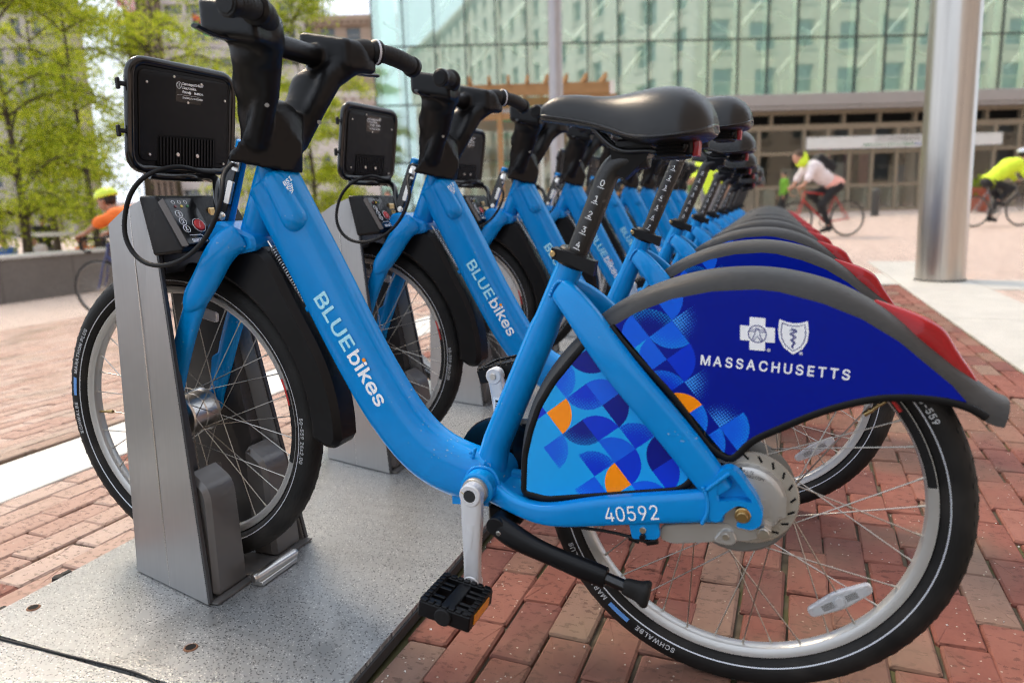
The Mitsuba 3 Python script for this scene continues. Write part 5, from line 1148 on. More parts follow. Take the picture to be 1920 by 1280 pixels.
lab('glass_hall', 'wide station hall with green glass front above a row of bronze framed doors', 'building')
put('station_sign__board', mikit.ply(box(-3.28, 5.45, -.16, -.06, 2.70, 3.22, .01), 'sign_white', smooth=False), GH)
SX, SZ = [1, 0, 0], [0, 0, 1]
put('station_sign__lettering', mikit.ply(cat(text('GOVERNMENT CENTER', .20, [-.25, -.1605, 2.965], SX, SZ, True, 3.5, .002), ), 'sign_ink', smooth=False), GH)
put('station_sign__green_line_band', mikit.ply(qbox(-.75, 1.5, -.162, -.159, 2.80, 2.88), 'sign_green', smooth=False), GH)
put('station_sign__blue_line_band', mikit.ply(qbox(1.52, 3.4, -.162, -.159, 2.80, 2.88), 'sign_blue', smooth=False), GH)
put('station_sign__line_names', mikit.ply(cat(text('GREEN LINE', .055, [-.55, -.163, 2.813], SX, SZ, True, 1.6, .001), text('BLUE LINE', .055, [1.75, -.163, 2.813], SX, SZ, True, 1.4, .001)), 'sign_white', smooth=False), GH)
lab('station_sign', 'long white station name sign with green and blue bands above the doors', 'sign')

# ---- the buildings across the street to the right of and behind the camera: the glass front mirrors them
def ghw(u, y): q = GH @ np.array([u, y, 0, 1.0]); return [q[0], q[1]]
facade('street_building', ghw(-.4, -27.1), math.atan2(-100.2, -29.6) + .42, 22, 9, 4.75, 3.4, 2.2, 2.1, .8, 'pale_stone', 'pale street building mirrored in the left part of the green glass', z0=0.0, category='building', base=1.0, depth=14)
facade('opposite_building', ghw(47.6, -27.05), math.pi + .42, 14, 9, 3.4, 3.4, 1.6, 2.1, .8, 'beige_stone', 'beige street building mirrored in the right part of the green glass', z0=0.0, category='building', base=1.0, depth=14)
# ---- posts and street furniture
pr('pole_paint', proc(stone_fn((.34, .33, .34), (.42, .41, .42), 4)), .35, .3)
def col_fn(p, n, uv):
    a = noise(p.x * 40, p.y * 40, p.z * .7); b = noise(p.x * 7, p.y * 7, p.z * .4)
    return mikit.mix((.36, .34, .31), (.60, .58, .54), a * .5 + b * .5)
pr('column_steel', proc(col_fn), .27, .92, bump=proc(lambda p, n, uv: noise(p.x * 60, p.y * 60, p.z * .8), 2e-3), bs=.0012)
put('steel_column__shaft', mikit.ply(rod([2.447, 6.52, .0], [2.29, 6.49, 9.0], .205, m=72), 'column_steel', smooth=40))
put('steel_column__base_joint', mikit.ply(lathe([(.204, 0), (.215, 0), (.213, .012), (.204, .016)], 60), 'plate_edge', smooth=30), np.array([[1, 0, 0, 2.447], [0, 0, -1, 6.52], [0, 1, 0, .002], [0, 0, 0, 1.0]]))
lab('steel_column', 'thick round brushed steel column standing on the pale concrete band at right', 'column')
put('lamp_post__shaft', mikit.ply(rod([-2.62, 10.75, -.12], [-2.62, 10.75, 7.5], .118, .108, m=40), 'pole_paint', smooth=40))
put('lamp_post__base_collar', mikit.ply(rod([-2.62, 10.75, -.12], [-2.62, 10.75, .12], .17, m=32), 'pole_paint', smooth=40))
lab('lamp_post', 'slim light grey round post rising behind the nearest saddle', 'lamp post')
# timber pergola
pr('timber', proc(lambda p, n, uv: mikit.mix((.28, .15, .06), (.42, .25, .11), fbm(p.x * 3, p.y * 3, p.z * 26, 3))), .7)
pr('green_canvas', S(40, 150, 110), .8)
pa, pb = np.array([-7.2, 15.7]), np.array([-3.25, 17.3]); pd = (pb - pa) / np.linalg.norm(pb - pa); pn = np.array([-pd[1], pd[0]]); PL = np.linalg.norm(pb - pa)
GP = np.eye(4); GP[:2, 0] = pd; GP[:2, 1] = pn; GP[:2, 3] = pa
for nm, m_ in (('front_beam', box(0, PL, 0, .12, 3.42, 3.70, .01)), ('back_beam', box(0, PL, 2.4, 2.52, 3.42, 3.70, .01)), ('lower_beam', box(0, PL, .02, .10, 2.86, 3.02, .01))): child('timber_pergola', nm, mikit.ply(m_, 'timber', smooth=False), GP)
for k in range(4): child('timber_pergola', 'post', mikit.ply(box(k * PL / 3 - .07, k * PL / 3 + .07, -.01, .13, -.3, 3.42, .01), 'timber', smooth=False), GP)
for k in range(9): child('timber_pergola', 'rafter', mikit.ply(box(.2 + k * PL / 9, .28 + k * PL / 9, -.3, 2.8, 3.71, 3.86, .01), 'timber', smooth=False), GP)
for k in range(6): child('timber_pergola', 'side_board', mikit.ply(box(PL - 1.35, PL - .08, .03, .08, 3.02 + .066 * k, 3.08 + .066 * k, .004), 'timber', smooth=False), GP)
for k in range(8): child('timber_pergola', 'planter_board', mikit.ply(box(PL - 1.7, PL + .2, -.3, -.25, .0 + .145 * k, .14 + .145 * k, .004), 'timber', smooth=False), GP)
child('timber_pergola', 'bracket', mikit.ply(cat(box(PL - 1.42, PL - 1.30, -.03, 0, 3.40, 3.72), box(PL - .1, PL + .02, -.03, 0, 3.40, 3.72)), 'sign_white', smooth=False), GP)
lab('timber_pergola', 'brown timber pergola with a long horizontal beam behind the saddle', 'pergola')
put('market_umbrella__canopy', mikit.ply(cat(hull([[1.3, .6, 3.02], [3.6, .6, 3.02], [1.3, 1.9, 3.02], [3.6, 1.9, 3.02], [2.45, 1.2, 3.32]])), 'green_canvas', smooth=False), GP)
put('market_umbrella__pole', mikit.ply(rod([2.45, 1.2, -.2], [2.45, 1.2, 3.3], .03), 'window_frame', smooth=30), GP)
lab('market_umbrella', 'green canvas umbrella under the timber pergola', 'umbrella')
# glass stair shelter
SP = rotz(.42, (-8.6, 19.6, 0))
child('stair_shelter', 'roof', mikit.ply(box(-.2, 3.6, -.2, 3.2, 3.28, 3.62, .02), 'pole_paint', smooth=False), SP)
for u in (0, 1.25, 2.5, 3.4): child('stair_shelter', 'post', mikit.ply(box(u - .05, u + .05, 0, .1, -.3, 3.28, .005), 'truss_white', smooth=False), SP)
for u0, u1 in ((.06, 1.2), (1.31, 2.44), (2.56, 3.34)): child('stair_shelter', 'glass_panel', mikit.ply((np.array([[u0, .05, .0], [u1, .05, .0], [u1, .05, 3.27], [u0, .05, 3.27]]), np.array([[0, 1, 2], [0, 2, 3]])), 'door_glass', smooth=False), SP)
child('stair_shelter', 'stair_flight', mikit.ply(prism([(0, -.3), (.5, -.3), (3.4, 2.7), (3.4, 3.25), (2.9, 3.25), (0, .3)], 1.0, 2.6), 'frame_bronze', smooth=False), SP)
child('stair_shelter', 'handrail', mikit.ply(cat(rod([0, .8, .9], [3.4, .8, 1.0], .04), rod([1.6, .8, 2.6], [3.2, .8, .3], .04), rod([0, .8, 1.6], [3.4, .8, 1.6], .03)), 'truss_white', smooth=30), SP)
lab('stair_shelter', 'glass stair shelter with a flat pale roof left of the timber pergola', 'shelter')
# low granite wall, rail, bollard, planter
def gran_fn(p, n, uv):
    a = fbm(p.y * 2.2, p.z * 2.2, p.x, 4); b = noise(p.x * 35, p.y * 35, p.z * 35)
    return mikit.mix((.11, .095, .085), (.22, .195, .175), a * .6 + b * .4)
pr('granite_grey', proc(gran_fn), .7, 0, .35)
for k in range(9):
    child('granite_wall', 'block', mikit.ply(box(-14.2, -13.66, 2.2 + 1.6 * k, 3.792 + 1.6 * k, -1.2, .0, .01), 'granite_grey', smooth=False))
    child('granite_wall', 'coping', mikit.ply(box(-14.25, -13.62, 2.2 + 1.6 * k, 3.794 + 1.6 * k, .002, .075, .01), 'granite_pale', smooth=False))
lab('granite_wall', 'low dark granite wall with pale coping along the left plaza', 'wall')
ra, rb2 = np.array([-16.9, 11.15, .40]), np.array([-13.2, 12.75, .56])
put('white_rail__bar', mikit.ply(box(0, np.linalg.norm(rb2 - ra), -.05, .05, -.05, .05, .01), 'sign_white', smooth=False), rotz(math.atan2(1.6, 3.7), ra))
put('white_rail__post', mikit.ply(box(.3, .38, -.04, .04, -1.5, -.05), 'sign_white', smooth=False), rotz(math.atan2(1.6, 3.7), ra)); put('white_rail__post_001', mikit.ply(box(3.3, 3.38, -.04, .04, -1.5, -.05), 'sign_white', smooth=False), rotz(math.atan2(1.6, 3.7), ra))
lab('white_rail', 'white horizontal rail behind the granite wall', 'rail')
put('bollard__shaft', mikit.ply(rod([3.53, 27.3, -.1], [3.53, 27.3, .82], .13, m=24), 'dark_frame', smooth=40)); put('bollard__cap', mikit.ply(tm(trimesh.creation.icosphere(2, .13)), 'dark_frame', smooth=True), tr(3.53, 27.3, .82))
lab('bollard', 'short dark bollard in front of the station doors', 'bollard')
pr('terracotta', (.30, .07, .035), .6)
pq = lambda r, z: (r, z)
put('planter__pot', mikit.ply(lathe([(.0, 0), (.26, 0), (.36, .75), (.42, .76), (.42, .88), (.36, .88), (.34, .80), (0, .80)], 32), 'terracotta', smooth=30), np.array([[1, 0, 0, 7.1], [0, 0, -1, 29.9], [0, 1, 0, -.02], [0, 0, 0, 1.0]]))
put('planter__soil', mikit.ply(rod([7.1, 29.9, .70], [7.1, 29.9, .79], .34, m=24), 'joint_dirt', smooth=30))
# flags
def cloth(w, h, f_, droop=0.0, n=14, m=10):
    V = np.array([[a * w * (1 - .35 * droop), f_ * math.sin(a * 7 + b * 2) * a, -b * h - droop * a * h * .55] for a in np.linspace(0, 1, n) for b in np.linspace(0, 1, m)])
    F = np.array([[i * m + j, (i + 1) * m + j, (i + 1) * m + j + 1, i * m + j + 1] for i in range(n - 1) for j in range(m - 1)])
    return V, np.vstack([F[:, [0, 1, 2]], F[:, [0, 2, 3]]])
def flag_fn(kind):
    def fn(p, n, uv):
        if kind == 0:
            s_ = uv.y * 13 / 2; s_ = s_ - dr.floor(s_)
            c = dr.select(s_ < .5, mi.Color3f(.50, .04, .06), mi.Color3f(.75, .72, .72)); return dr.select((uv.x < .4) & (uv.y < .54), mi.Color3f(.03, .05, .20), c)
        if kind == 1: return mi.Color3f(.78, .78, .80) + 0.0 * uv.x
        return dr.select(uv.y < .36, mi.Color3f(.50, .03, .05), dr.select(uv.y < .64, mi.Color3f(.04, .05, .05), mi.Color3f(.02, .30, .16)))
    return fn
for k, (x, y, zt, lb) in enumerate([(-51.9, 46.5, 18.9, 'pole with a drooping red and white striped flag, left of the white flag'), (-48.6, 47.8, 16.6, 'pole with a plain white flag between the two coloured flags'), (-46.35, 48.75, 17.0, 'pole with a red, dark and green flag nearest the handlebar')]):
    pr('flag_cloth_%d' % k, proc(flag_fn(k)), .85)
    key = num('flag_pole')
    put(key + '__pole', mikit.ply(rod([x - .0, y, -1.5], [x, y, zt + .3], .07, .045, m=12), 'window_frame', smooth=30))
    v, f = cloth(1.9, 1.25, .16, .9); uvs = np.array([[a, b] for a in np.linspace(0, 1, 14) for b in np.linspace(0, 1, 10)])
    put(key + '__flag', mikit.ply((v, f), 'flag_cloth_%d' % k, smooth=False, uv=uvs), rotz(PH + .3, (x, y, zt)))
    lab(key, lb, 'flag pole')
# ---------------------------------------------------------------- trees
pr('bark', proc(lambda p, n, uv: mikit.mix((.045, .036, .028), (.12, .10, .08), fbm(p.x * 14, p.y * 14, p.z * 3, 4))), .95, 0, .1)
for k, c in enumerate([(.40, .47, .035), (.54, .58, .065), (.25, .32, .028)]):
    scene['leaf_%d' % k] = {'type': 'principledthin', 'base_color': {'type': 'rgb', 'value': list(c)}, 'roughness': .6, 'diff_trans': 1.1, 'spec_trans': 0.0, 'eta': 1.3}
def leaf_cloud(C, r, n, ls, rng):
    """n small leaves strewn round the twig points C."""
    i = rng.integers(len(C), size=n); P = C[i] + rng.normal(0, 1, (n, 3)) * np.array(r)
    a = rng.normal(size=(n, 3)); a[:, 2] *= .6; a /= np.linalg.norm(a, axis=1, keepdims=True)
    b = np.cross(a, rng.normal(size=(n, 3))); b /= np.linalg.norm(b, axis=1, keepdims=True)
    L = ls * rng.uniform(.6, 1.3, n)[:, None]
    V = np.stack([P, P + a * L * .5 + b * L * .22, P + a * L, P + a * L * .5 - b * L * .22], 1).reshape(-1, 3)
    q = np.arange(n)[:, None] * 4
    return V, np.vstack([q + [0, 1, 2], q + [0, 2, 3]])
def tree(label, x, y, z, h, rad, h0, seed, n=9000, tr_=.13, dens=1.0, lean=0.0, layers=26, ls=.11):
    rng = np.random.default_rng(seed); key = num('locust_tree'); Bk = []
    top = np.array([x + lean, y, z + h]); base = np.array([x, y, z - .3])
    path = spline([base, base * .6 + top * .4 + rng.normal(0, .15, 3) * [1, 1, 0], base * .3 + top * .7 + rng.normal(0, .2, 3) * [1, 1, 0], top], 24)
    Bk.append(sweep(path, np.linspace(tr_ ** .5, .10, 24) ** 2 * np.linspace(1, .45, 24) + np.r_[tr_ * .5, tr_ * .15, np.zeros(22)], m=10))
    C = []
    for k in range(layers):
        f = rng.uniform(h0, .97); o = path[int(f * 23)]; a = rng.uniform(0, 6.28); up_ = rng.uniform(.0, .5)
        L = rad * (0.45 + .75 * math.sin(math.pi * min(1, (f - h0) / (1.02 - h0)) ** .7)) * rng.uniform(.65, 1.12)
        d = np.array([math.cos(a), math.sin(a), up_]); e = o + d * L + [0, 0, -L * .18]
        p = spline([o, o + d * L * .5 + [0, 0, .12 * L], e], 8); Bk.append(sweep(p, np.linspace(tr_ * .20, .006, 8), m=6))
        for q in p[2:]:
            C.append(q)
            for _ in range(2):
                t_ = q + rng.normal(0, .30, 3) * [1, 1, .5] * rad * .32
                Bk.append(rod(q, t_, .008, .004, m=4)); C += [t_, (q + t_) / 2]
    C = np.array(C)
    put(key + '__trunk', mikit.ply(cat(*Bk), 'bark', smooth=40))
    w = rng.uniform(.2, 1, len(C)); keep = C[rng.random(len(C)) < w * dens]
    for k, (fr, sp) in enumerate(((.42, .26), (.36, .20), (.22, .24))):
        kk = put(key + ('__foliage' if k == 0 else '__foliage_%03d' % k), mikit.ply(leaf_cloud(keep[k::1], (rad * sp * .42, rad * sp * .42, rad * sp * .24), int(n * fr * 1.7), ls, rng), 'leaf_%d' % k, smooth=False))
        lab(kk, 'small yellow green leaves', kind='stuff')
    lab(key, label, 'tree', None)
    return key
G = -1.15
tree('dense young locust tree filling the left edge of the picture', -15.4, 10.3, G, 10, 2.7, .20, 1, 15000, .15, 1.0, layers=44)
tree('bushy locust tree rising between the left edge and the white sky gap', -17.9, 13.1, G, 11, 2.2, .14, 2, 6500, .13, layers=30)
tree('slim locust tree with a bare dark trunk left of the nearest rack plate', -15.3, 12.25, G, 10.5, 1.55, .30, 3, 3600, .12, .7, layers=24)
tree('tall locust tree behind the flags, its branches over the rack plate', -18.6, 18.3, G, 12.5, 2.4, .30, 4, 4500, .17, .8, layers=24)
tree('thick brown trunked locust tree seen under the rack plate', -15.6, 14.7, G, 10.5, 2.0, .30, 5, 4500, .19, .8, layers=24)
tree('bright yellow green locust tree right of the nearest handlebar', -13.4, 18.2, G, 9.2, 1.9, .10, 6, 9500, .13, 1.0, layers=36)
tree('leafy locust tree directly behind the nearest handlebar cowl', -15.9, 19.6, G, 13, 2.6, .12, 7, 11000, .15, layers=38)
tree('low young locust tree beside the corner of the glass hall', -13.9, 21.6, G, 6.0, 1.5, .12, 8, 6000, .10, layers=26)
# planter plant, shrubs
rng9 = np.random.default_rng(31)
put('planter__plant', mikit.ply(leaf_cloud(np.array([[7.1, 29.9, 1.0]]), (.18, .18, .14), 260, .16, rng9), 'leaf_2', smooth=False)); labels['planter__plant'] = {'label': 'green leafy plant in the pot', 'kind': 'stuff'}
lab('planter', 'red round planter pot with a green plant by the station doors', 'planter')
for (x, y, z, r, lb) in ((-15.9, 12.7, -.2, .42, 'round green shrub behind the granite wall, below the white rail'), (-1.1, 17.9, 2.0, .33, 'green potted shrub standing above the timber planter boards')):
    key = num('shrub'); th = rng9.normal(size=(160, 3)); th /= np.linalg.norm(th, axis=1, keepdims=True)
    put(key + '__foliage', mikit.ply(leaf_cloud(np.array([x, y, z]) + th * r * rng9.uniform(.4, 1, (160, 1)), (.06, .06, .06), 1800, .09, rng9), 'leaf_2', smooth=False)); labels[key + '__foliage'] = {'label': 'dense small green leaves', 'kind': 'stuff'}
    put(key + '__stem', mikit.ply(cat(*[rod([x, y, z - r - .55], [x + .2 * r * a, y + .2 * r * b, z], .02, .01, m=6) for a, b in ((1, 0), (-1, 1), (0, -1))]), 'bark', smooth=30))
    lab(key, lb, 'shrub')
# ---------------------------------------------------------------- people and their bicycles
pr('skin_pale', (.50, .27, .19), .5, 0, .4); pr('skin_tan', (.36, .19, .12), .5, 0, .4)
pr('cloth_black', (.014, .014, .016), .85, sheen=.3); pr('cloth_navy', (.020, .024, .075), .85); pr('cloth_white', (.72, .66, .68), .85); pr('cloth_pink', (.80, .40, .33), .85)
pr('cloth_neon', (.62, .80, .04), .8); pr('cloth_orange', (.80, .17, .025), .8); pr('cloth_lime', (.16, .36, .03), .85); pr('cloth_grey', (.16, .16, .17), .85); pr('cloth_blue', (.05, .15, .50), .85)
pr('hair_brown', (.06, .035, .02), .7); pr('hair_dark', (.015, .012, .010), .6)
pr('helmet_neon', (.60, .75, .03), .35, cc=.4); pr('helmet_white', (.55, .60, .68), .3, cc=.5)
pr('red_paint', (.42, .035, .03), .3, cc=.6); pr('grey_paint', (.10, .10, .11), .3, cc=.5); pr('navy_paint', (.03, .045, .16), .3, cc=.5); pr('tape_tan', (.30, .20, .12), .7)
pr('eye_dark', (.02, .015, .012), .3)

def head_sdf(P, hc, f, u, s):
    hc, f, u, s = (np.asarray(q, float) for q in (hc, f, u, s))
    Q = P - hc; q = np.stack([Q @ f, Q @ s, Q @ u], -1)
    d = [ell(q, (-.008, 0, .02), (.094, .074, .098)), ell(q, (.022, 0, -.045), (.066, .056, .070)), cap(q, (.086, 0, .005), (.104, 0, -.024), .009, .013), cap(q, (.078, -.022, -.066), (.078, .022, -.066), .010), cap(q, (.085, -.03, .022), (.085, .03, .022), .012)]
    a = sm(d, .012)
    for e in (-1, 1): a = np.minimum(a, ell(q, (-.005, e * .078, -.005), (.022, .012, .032)))
    return a
def frame_of(f, u):
    f = np.asarray(f, float); f = f / np.linalg.norm(f); u = np.asarray(u, float); u = u - f * (u @ f); u /= np.linalg.norm(u); return f, u, np.cross(u, f)
def hand(w, d, up_, s):
    """Palm and five bent fingers closing forwards from the wrist w."""
    d, up_, sd = frame_of(d, up_); w = np.asarray(w, float); out = [hull(np.vstack([tm(trimesh.creation.icosphere(1, r))[0] + w + d * a + sd * b for a, b, r in ((0, 0, .024), (.05, -.026, .017), (.085, -.028, .015), (.085, .028, .015), (.05, .026, .017))]))]
    for k, (b, l) in enumerate(((-.030, .030), (-.010, .036), (.010, .034), (.029, .026))):
        p = [w + d * .085 + sd * b, w + d * (.085 + l) + sd * b - up_ * .012, w + d * (.080 + l) + sd * b - up_ * .042, w + d * .078 + sd * b - up_ * .050]
        out.append(sweep(spline(p, 8), np.linspace(.0095, .0075, 8), m=8))
    p = [w + d * .035 - sd * s * .028, w + d * .060 - sd * s * .045 - up_ * .012, w + d * .085 - sd * s * .036 - up_ * .034]
    out.append(sweep(spline(p, 7), np.linspace(.0115, .008, 7), m=8)); return cat(*out)
def person(label, J, M, top, legs, skin, hair, shoes='cloth_black', sleeves=1.0, helmet=None, loose=.0, cat_='person', pack=None, hood=None, waist=None, h=.017):
    key = num('person'); A = lambda k: np.asarray(J[k], float)
    f, u, s = frame_of(J['face'], J['up']); hc = A('head'); nk = hc - u * .10 - f * .03
    sh = [A('shL'), A('shR')]; hp = [A('hipL'), A('hipR')]; ch = (sh[0] + sh[1]) / 2; pel = (hp[0] + hp[1]) / 2; td = (ch - pel) / np.linalg.norm(ch - pel)
    def torso(P, g):
        mid = pel * .5 + ch * .5
        return [cap(P, pel + s * .05, pel - s * .05, .115 + g), cap(P, mid + s * .045, mid - s * .045, .112 + g), cap(P, ch - td * .10 + s * .075, ch - td * .10 - s * .075, .118 + g), cap(P, sh[0], sh[1], .066 + g), cap(P, pel, ch - td * .10, .105 + g)]
    def arm(P, S_, g): return [cap(P, A('sh' + S_), A('el' + S_), .052 + g, .042 + g), cap(P, A('el' + S_), A('wr' + S_), .041 + g, .028 + g)]
    def leg(P, S_, g, cut=1.0): return [cap(P, A('hip' + S_), A('kn' + S_), .088 + g, .058 + g), cap(P, A('kn' + S_), A('an' + S_), .056 + g, .036 + g)]
    def foot(P, S_, g):
        a = A('an' + S_); d = A('toe' + S_) - a; return [cap(P, a - [0, 0, .03], A('toe' + S_), .040 + g, .034 + g), cap(P, a, a - [0, 0, .045], .036 + g, .036 + g)]
    allp = np.array([v for k, v in J.items() if k not in ('face', 'up')], float); lo, hi = allp.min(0) - .17, allp.max(0) + .17
    def body(P): return np.minimum(sm([sm(torso(P, -.02), .04)] + [sm(arm(P, q, -.004), .015) for q in 'LR'] + [sm(leg(P, q, -.01), .02) for q in 'LR'] + [sm(foot(P, q, -.008), .01) for q in 'LR'] + [cap(P, ch, nk + u * .02, .060, .052)], .02), head_sdf(P, hc, f, u, s))
    bd = nets(body, lo, hi, h)
    hands = [hand(A('wr' + q), A('hd' + q) - A('wr' + q), J.get('hup', (0, 0, 1)), 1 if q == 'L' else -1) for q in 'LR']
    put(key, mikit.ply(cat(bd, *hands), skin, smooth=True), M)
    put(key + '__eyes', mikit.ply(cat(*[mv(tm(trimesh.creation.icosphere(1, .012)), hc + f * .076 + e * s * .030 + u * .010) for e in (-1, 1)]), 'eye_dark', smooth=True), M)
    def shirt(P):
        d = sm([sm(torso(P, .012 + loose), .035)] + [sm(arm(P, q, .010 + loose * .7), .02) for q in 'LR'], .025)
        w = np.minimum.reduce([(P - (A('wr' + q) + (A('el' + q) - A('wr' + q)) * (1 - sleeves))) @ ((A('el' + q) - A('wr' + q)) / 1.0) * (np.linalg.norm(P - (A('el' + q) + A('wr' + q)) / 2, axis=-1) < .24) + (np.linalg.norm(P - (A('el' + q) + A('wr' + q)) / 2, axis=-1) >= .24) * 1.0 for q in 'LR'])
        d = np.maximum(d, -w * 3); d = np.maximum(d, -(np.linalg.norm(P - (nk + u * .03), axis=-1) - .062))
        return np.maximum(d, -((P - (pel - td * .04)) @ td)) + .004 * np.sin(P[..., 0] * 31 + P[..., 2] * 23) * np.sin(P[..., 1] * 29 + P[..., 2] * 17)
    put(key + '__jacket', mikit.ply(nets(shirt, lo, hi, h), top, smooth=True), M)
    if waist:
        def wf(P): return np.maximum(sm(torso(P, .022 + loose), .035), np.maximum(-((P - (pel - td * .06)) @ td), (P - (pel + td * .16)) @ td))
        put(key + '__jacket_hem', mikit.ply(nets(wf, lo, hi, h), waist, smooth=True), M)
    def trou(P):
        d = sm([sm(leg(P, q, .012), .02) for q in 'LR'] + [cap(P, pel + s * .05, pel - s * .05, .122)], .03)
        c = np.minimum.reduce([np.linalg.norm(P - A('an' + q), axis=-1) - .06 for q in 'LR']); return np.maximum(d, -c)
    put(key + '__trousers', mikit.ply(nets(trou, lo, hi, h), legs, smooth=True), M)
    put(key + '__shoes', mikit.ply(nets(lambda P: np.minimum(*[sm(foot(P, q, .006), .012) for q in 'LR']), lo, hi, h), shoes, smooth=True), M)
    def hd(P):
        Q = P - hc; q = np.stack([Q @ f, Q @ s, Q @ u], -1); d = ell(q, (-.014, 0, .026), (.104, .084, .106))
        return np.maximum(d, np.maximum(q[..., 0] * .9 - q[..., 2] * .9 - .012, -(q[..., 2] + .055)))
    if helmet:
        def hl(P):
            Q = P - hc; q = np.stack([Q @ f, Q @ s, Q @ u], -1); d = ell(q, (-.012, 0, .055), (.140, .100, .095))
            d = np.maximum(d, -(q[..., 2] - .035 + .10 * np.minimum(q[..., 0], 0) - .0))
            for yy in (-.05, 0, .05): d = np.maximum(d, -cap(q, (.09, yy, .13), (-.14, yy * 1.2, .125), .012))
            return d
        put(key + '__helmet', mikit.ply(nets(hl, hc - .22, hc + .22, .008), helmet, smooth=40), M)
    put(key + '__hair', mikit.ply(nets(hd, hc - .2, hc + .2, .009), hair, smooth=True), M)
    if pack:
        bk = np.cross(s, td); bk = bk if bk @ f < 0 else -bk; pc = pel * .32 + ch * .68 + bk * .19
        def pk(P):
            Q = P - pc; return np.minimum(np.linalg.norm(np.maximum(np.abs(np.stack([Q @ bk, Q @ s, Q @ td], -1)) - [.05, .10, .17], 0), axis=-1) - .045, sm([cap(P, sh[i] + bk * .08, sh[i] - bk * .085 - td * .08, .016) for i in (0, 1)], .01))
        put(key + '__backpack', mikit.ply(nets(pk, pc - .36, pc + .36, .018), pack, smooth=True), M)
    if hood: put(key + '__hood', mikit.ply(nets(lambda P: sm([ell(P, nk - f * .05 + u * .02, (.085, .085, .085)), cap(P, nk - u * .02 + s * .06, nk - u * .02 - s * .06, .06), ell(P, nk - f * .07 + u * .10, (.06, .07, .08))], .03), hc - .35, hc + .3, .013), hood, smooth=True), M)
    lab(key, label, cat_); return key
def ride(lean=.0, dz=0):
    return dict(head=(.47 + lean, 0, 1.50 + dz), face=(1, 0, -.16), up=(.15, 0, 1), shL=(.25 + lean, .175, 1.33 + dz), shR=(.25 + lean, -.175, 1.33 + dz), elL=(.40 + lean * .7, .235, 1.11), elR=(.40 + lean * .7, -.235, 1.11), wrL=(.545, .215, .985), wrR=(.545, -.215, .985), hdL=(.63, .205, .955), hdR=(.63, -.205, .955),
                hipL=(-.17, .088, .965), hipR=(-.17, -.088, .965), knL=(.14, .10, .60), anL=(-.03, .11, .20), toeL=(.12, .115, .125), knR=(.26, -.10, .80), anR=(-.03, -.11, .53), toeR=(.12, -.115, .455), hup=(.3, 0, 1))
def road_bike(label, M, paint, drop=True, tape='tape_tan', grp=None):
    key = num('road_bicycle'); R_, F_ = (-.43, 0, .34), (.58, 0, .34)
    for nm, c in (('rear_wheel', R_), ('front_wheel', F_)):
        put(key + '__%s__tyre' % nm, mikit.ply(lathe(ring_prof(.326, .014, 10), 60, c), 'rubber', smooth=True), M)
        put(key + '__%s__rim' % nm, mikit.ply(lathe(ring_prof(.306, .010, 8), 60, c), 'hub_grey', smooth=True), M)
        sp_ = mikit.ply(cat(*[rod([c[0], (-1) ** k * .02, c[2]], [c[0] + .3 * math.cos(k * .2618), 0, c[2] + .3 * math.sin(k * .2618)], .0016, m=4) for k in range(24)], rod([c[0], -.05, c[2]], [c[0], .05, c[2]], .02, m=12)), 'disc_steel', smooth=30)
        put(key + '__%s__spokes' % nm, sp_, M); labels[key + '__%s__spokes' % nm] = {'label': 'thin wheel spokes', 'kind': 'stuff'}
    bb_, st_, ht, hb = (0, 0, .28), (-.17, 0, .80), (.42, 0, .86), (.455, 0, .72)
    put(key + '__frame', mikit.ply(cat(rod(bb_, st_, .017), rod(bb_, hb, .020), rod((-.155, 0, .77), ht, .017), rod(ht, hb, .021), *[rod((-.02, s * .03, .28), (-.43, s * .06, .34), .010) for s in (-1, 1)], *[rod((-.165, s * .02, .77), (-.43, s * .06, .34), .009) for s in (-1, 1)]), paint, smooth=30), M)
    put(key + '__fork', mikit.ply(cat(*[sweep(spline([(.46, s * .02, .71), (.50, s * .05, .58), (.545, s * .055, .43), (.58, s * .055, .34)], 10), .011, m=8) for s in (-1, 1)]), paint, smooth=30), M)
    put(key + '__saddle', mikit.ply(hull([[-.30, .07, .945], [-.30, -.07, .945], [-.30, 0, .965], [-.05, .018, .95], [-.05, -.018, .95], [-.05, 0, .965], [-.28, 0, .91], [-.07, 0, .925]]), 'black_matte', smooth=40), M)
    put(key + '__seat_post', mikit.ply(rod(st_, (-.195, 0, .93), .013), 'alu', smooth=30), M)
    if drop: hbm = cat(rod((.41, 0, .88), (.50, 0, .93), .014), rod((.50, -.20, .93), (.50, .20, .93), .013), *[sweep(spline([(.50, s * .20, .93), (.58, s * .205, .93), (.615, s * .205, .88), (.58, s * .21, .80), (.50, s * .21, .79)], 16), .015, m=8) for s in (-1, 1)], *[sweep([(.60, s * .205, .94), (.64, s * .205, .90), (.63, s * .2, .80)], .009, m=8) for s in (-1, 1)])
    else: hbm = cat(rod((.41, 0, .88), (.52, 0, .93), .014), rod((.53, -.28, .935), (.53, .28, .935), .014))
    put(key + '__handlebar', mikit.ply(hbm, tape, smooth=30), M)
    put(key + '__crank', mikit.ply(cat(rod((0, -.085, .28), (0, .085, .28), .018), rod((0, .08, .28), (.02, .08, .115), .010), rod((0, -.08, .28), (-.0, -.08, .445), .010), box(-.04, .06, .08, .17, .10, .122), box(-.05, .05, -.17, -.08, .435, .457), lathe([(.085, -.062), (.095, -.06), (.085, -.058), (.07, -.06)], 30, (0, 0, .28))), 'hub_grey', smooth=30), M)
    lab(key, label, 'bicycle', grp); return key
TH = 0.3815
def heading(x, y, z, a): return rotz(a, (x, y, z))
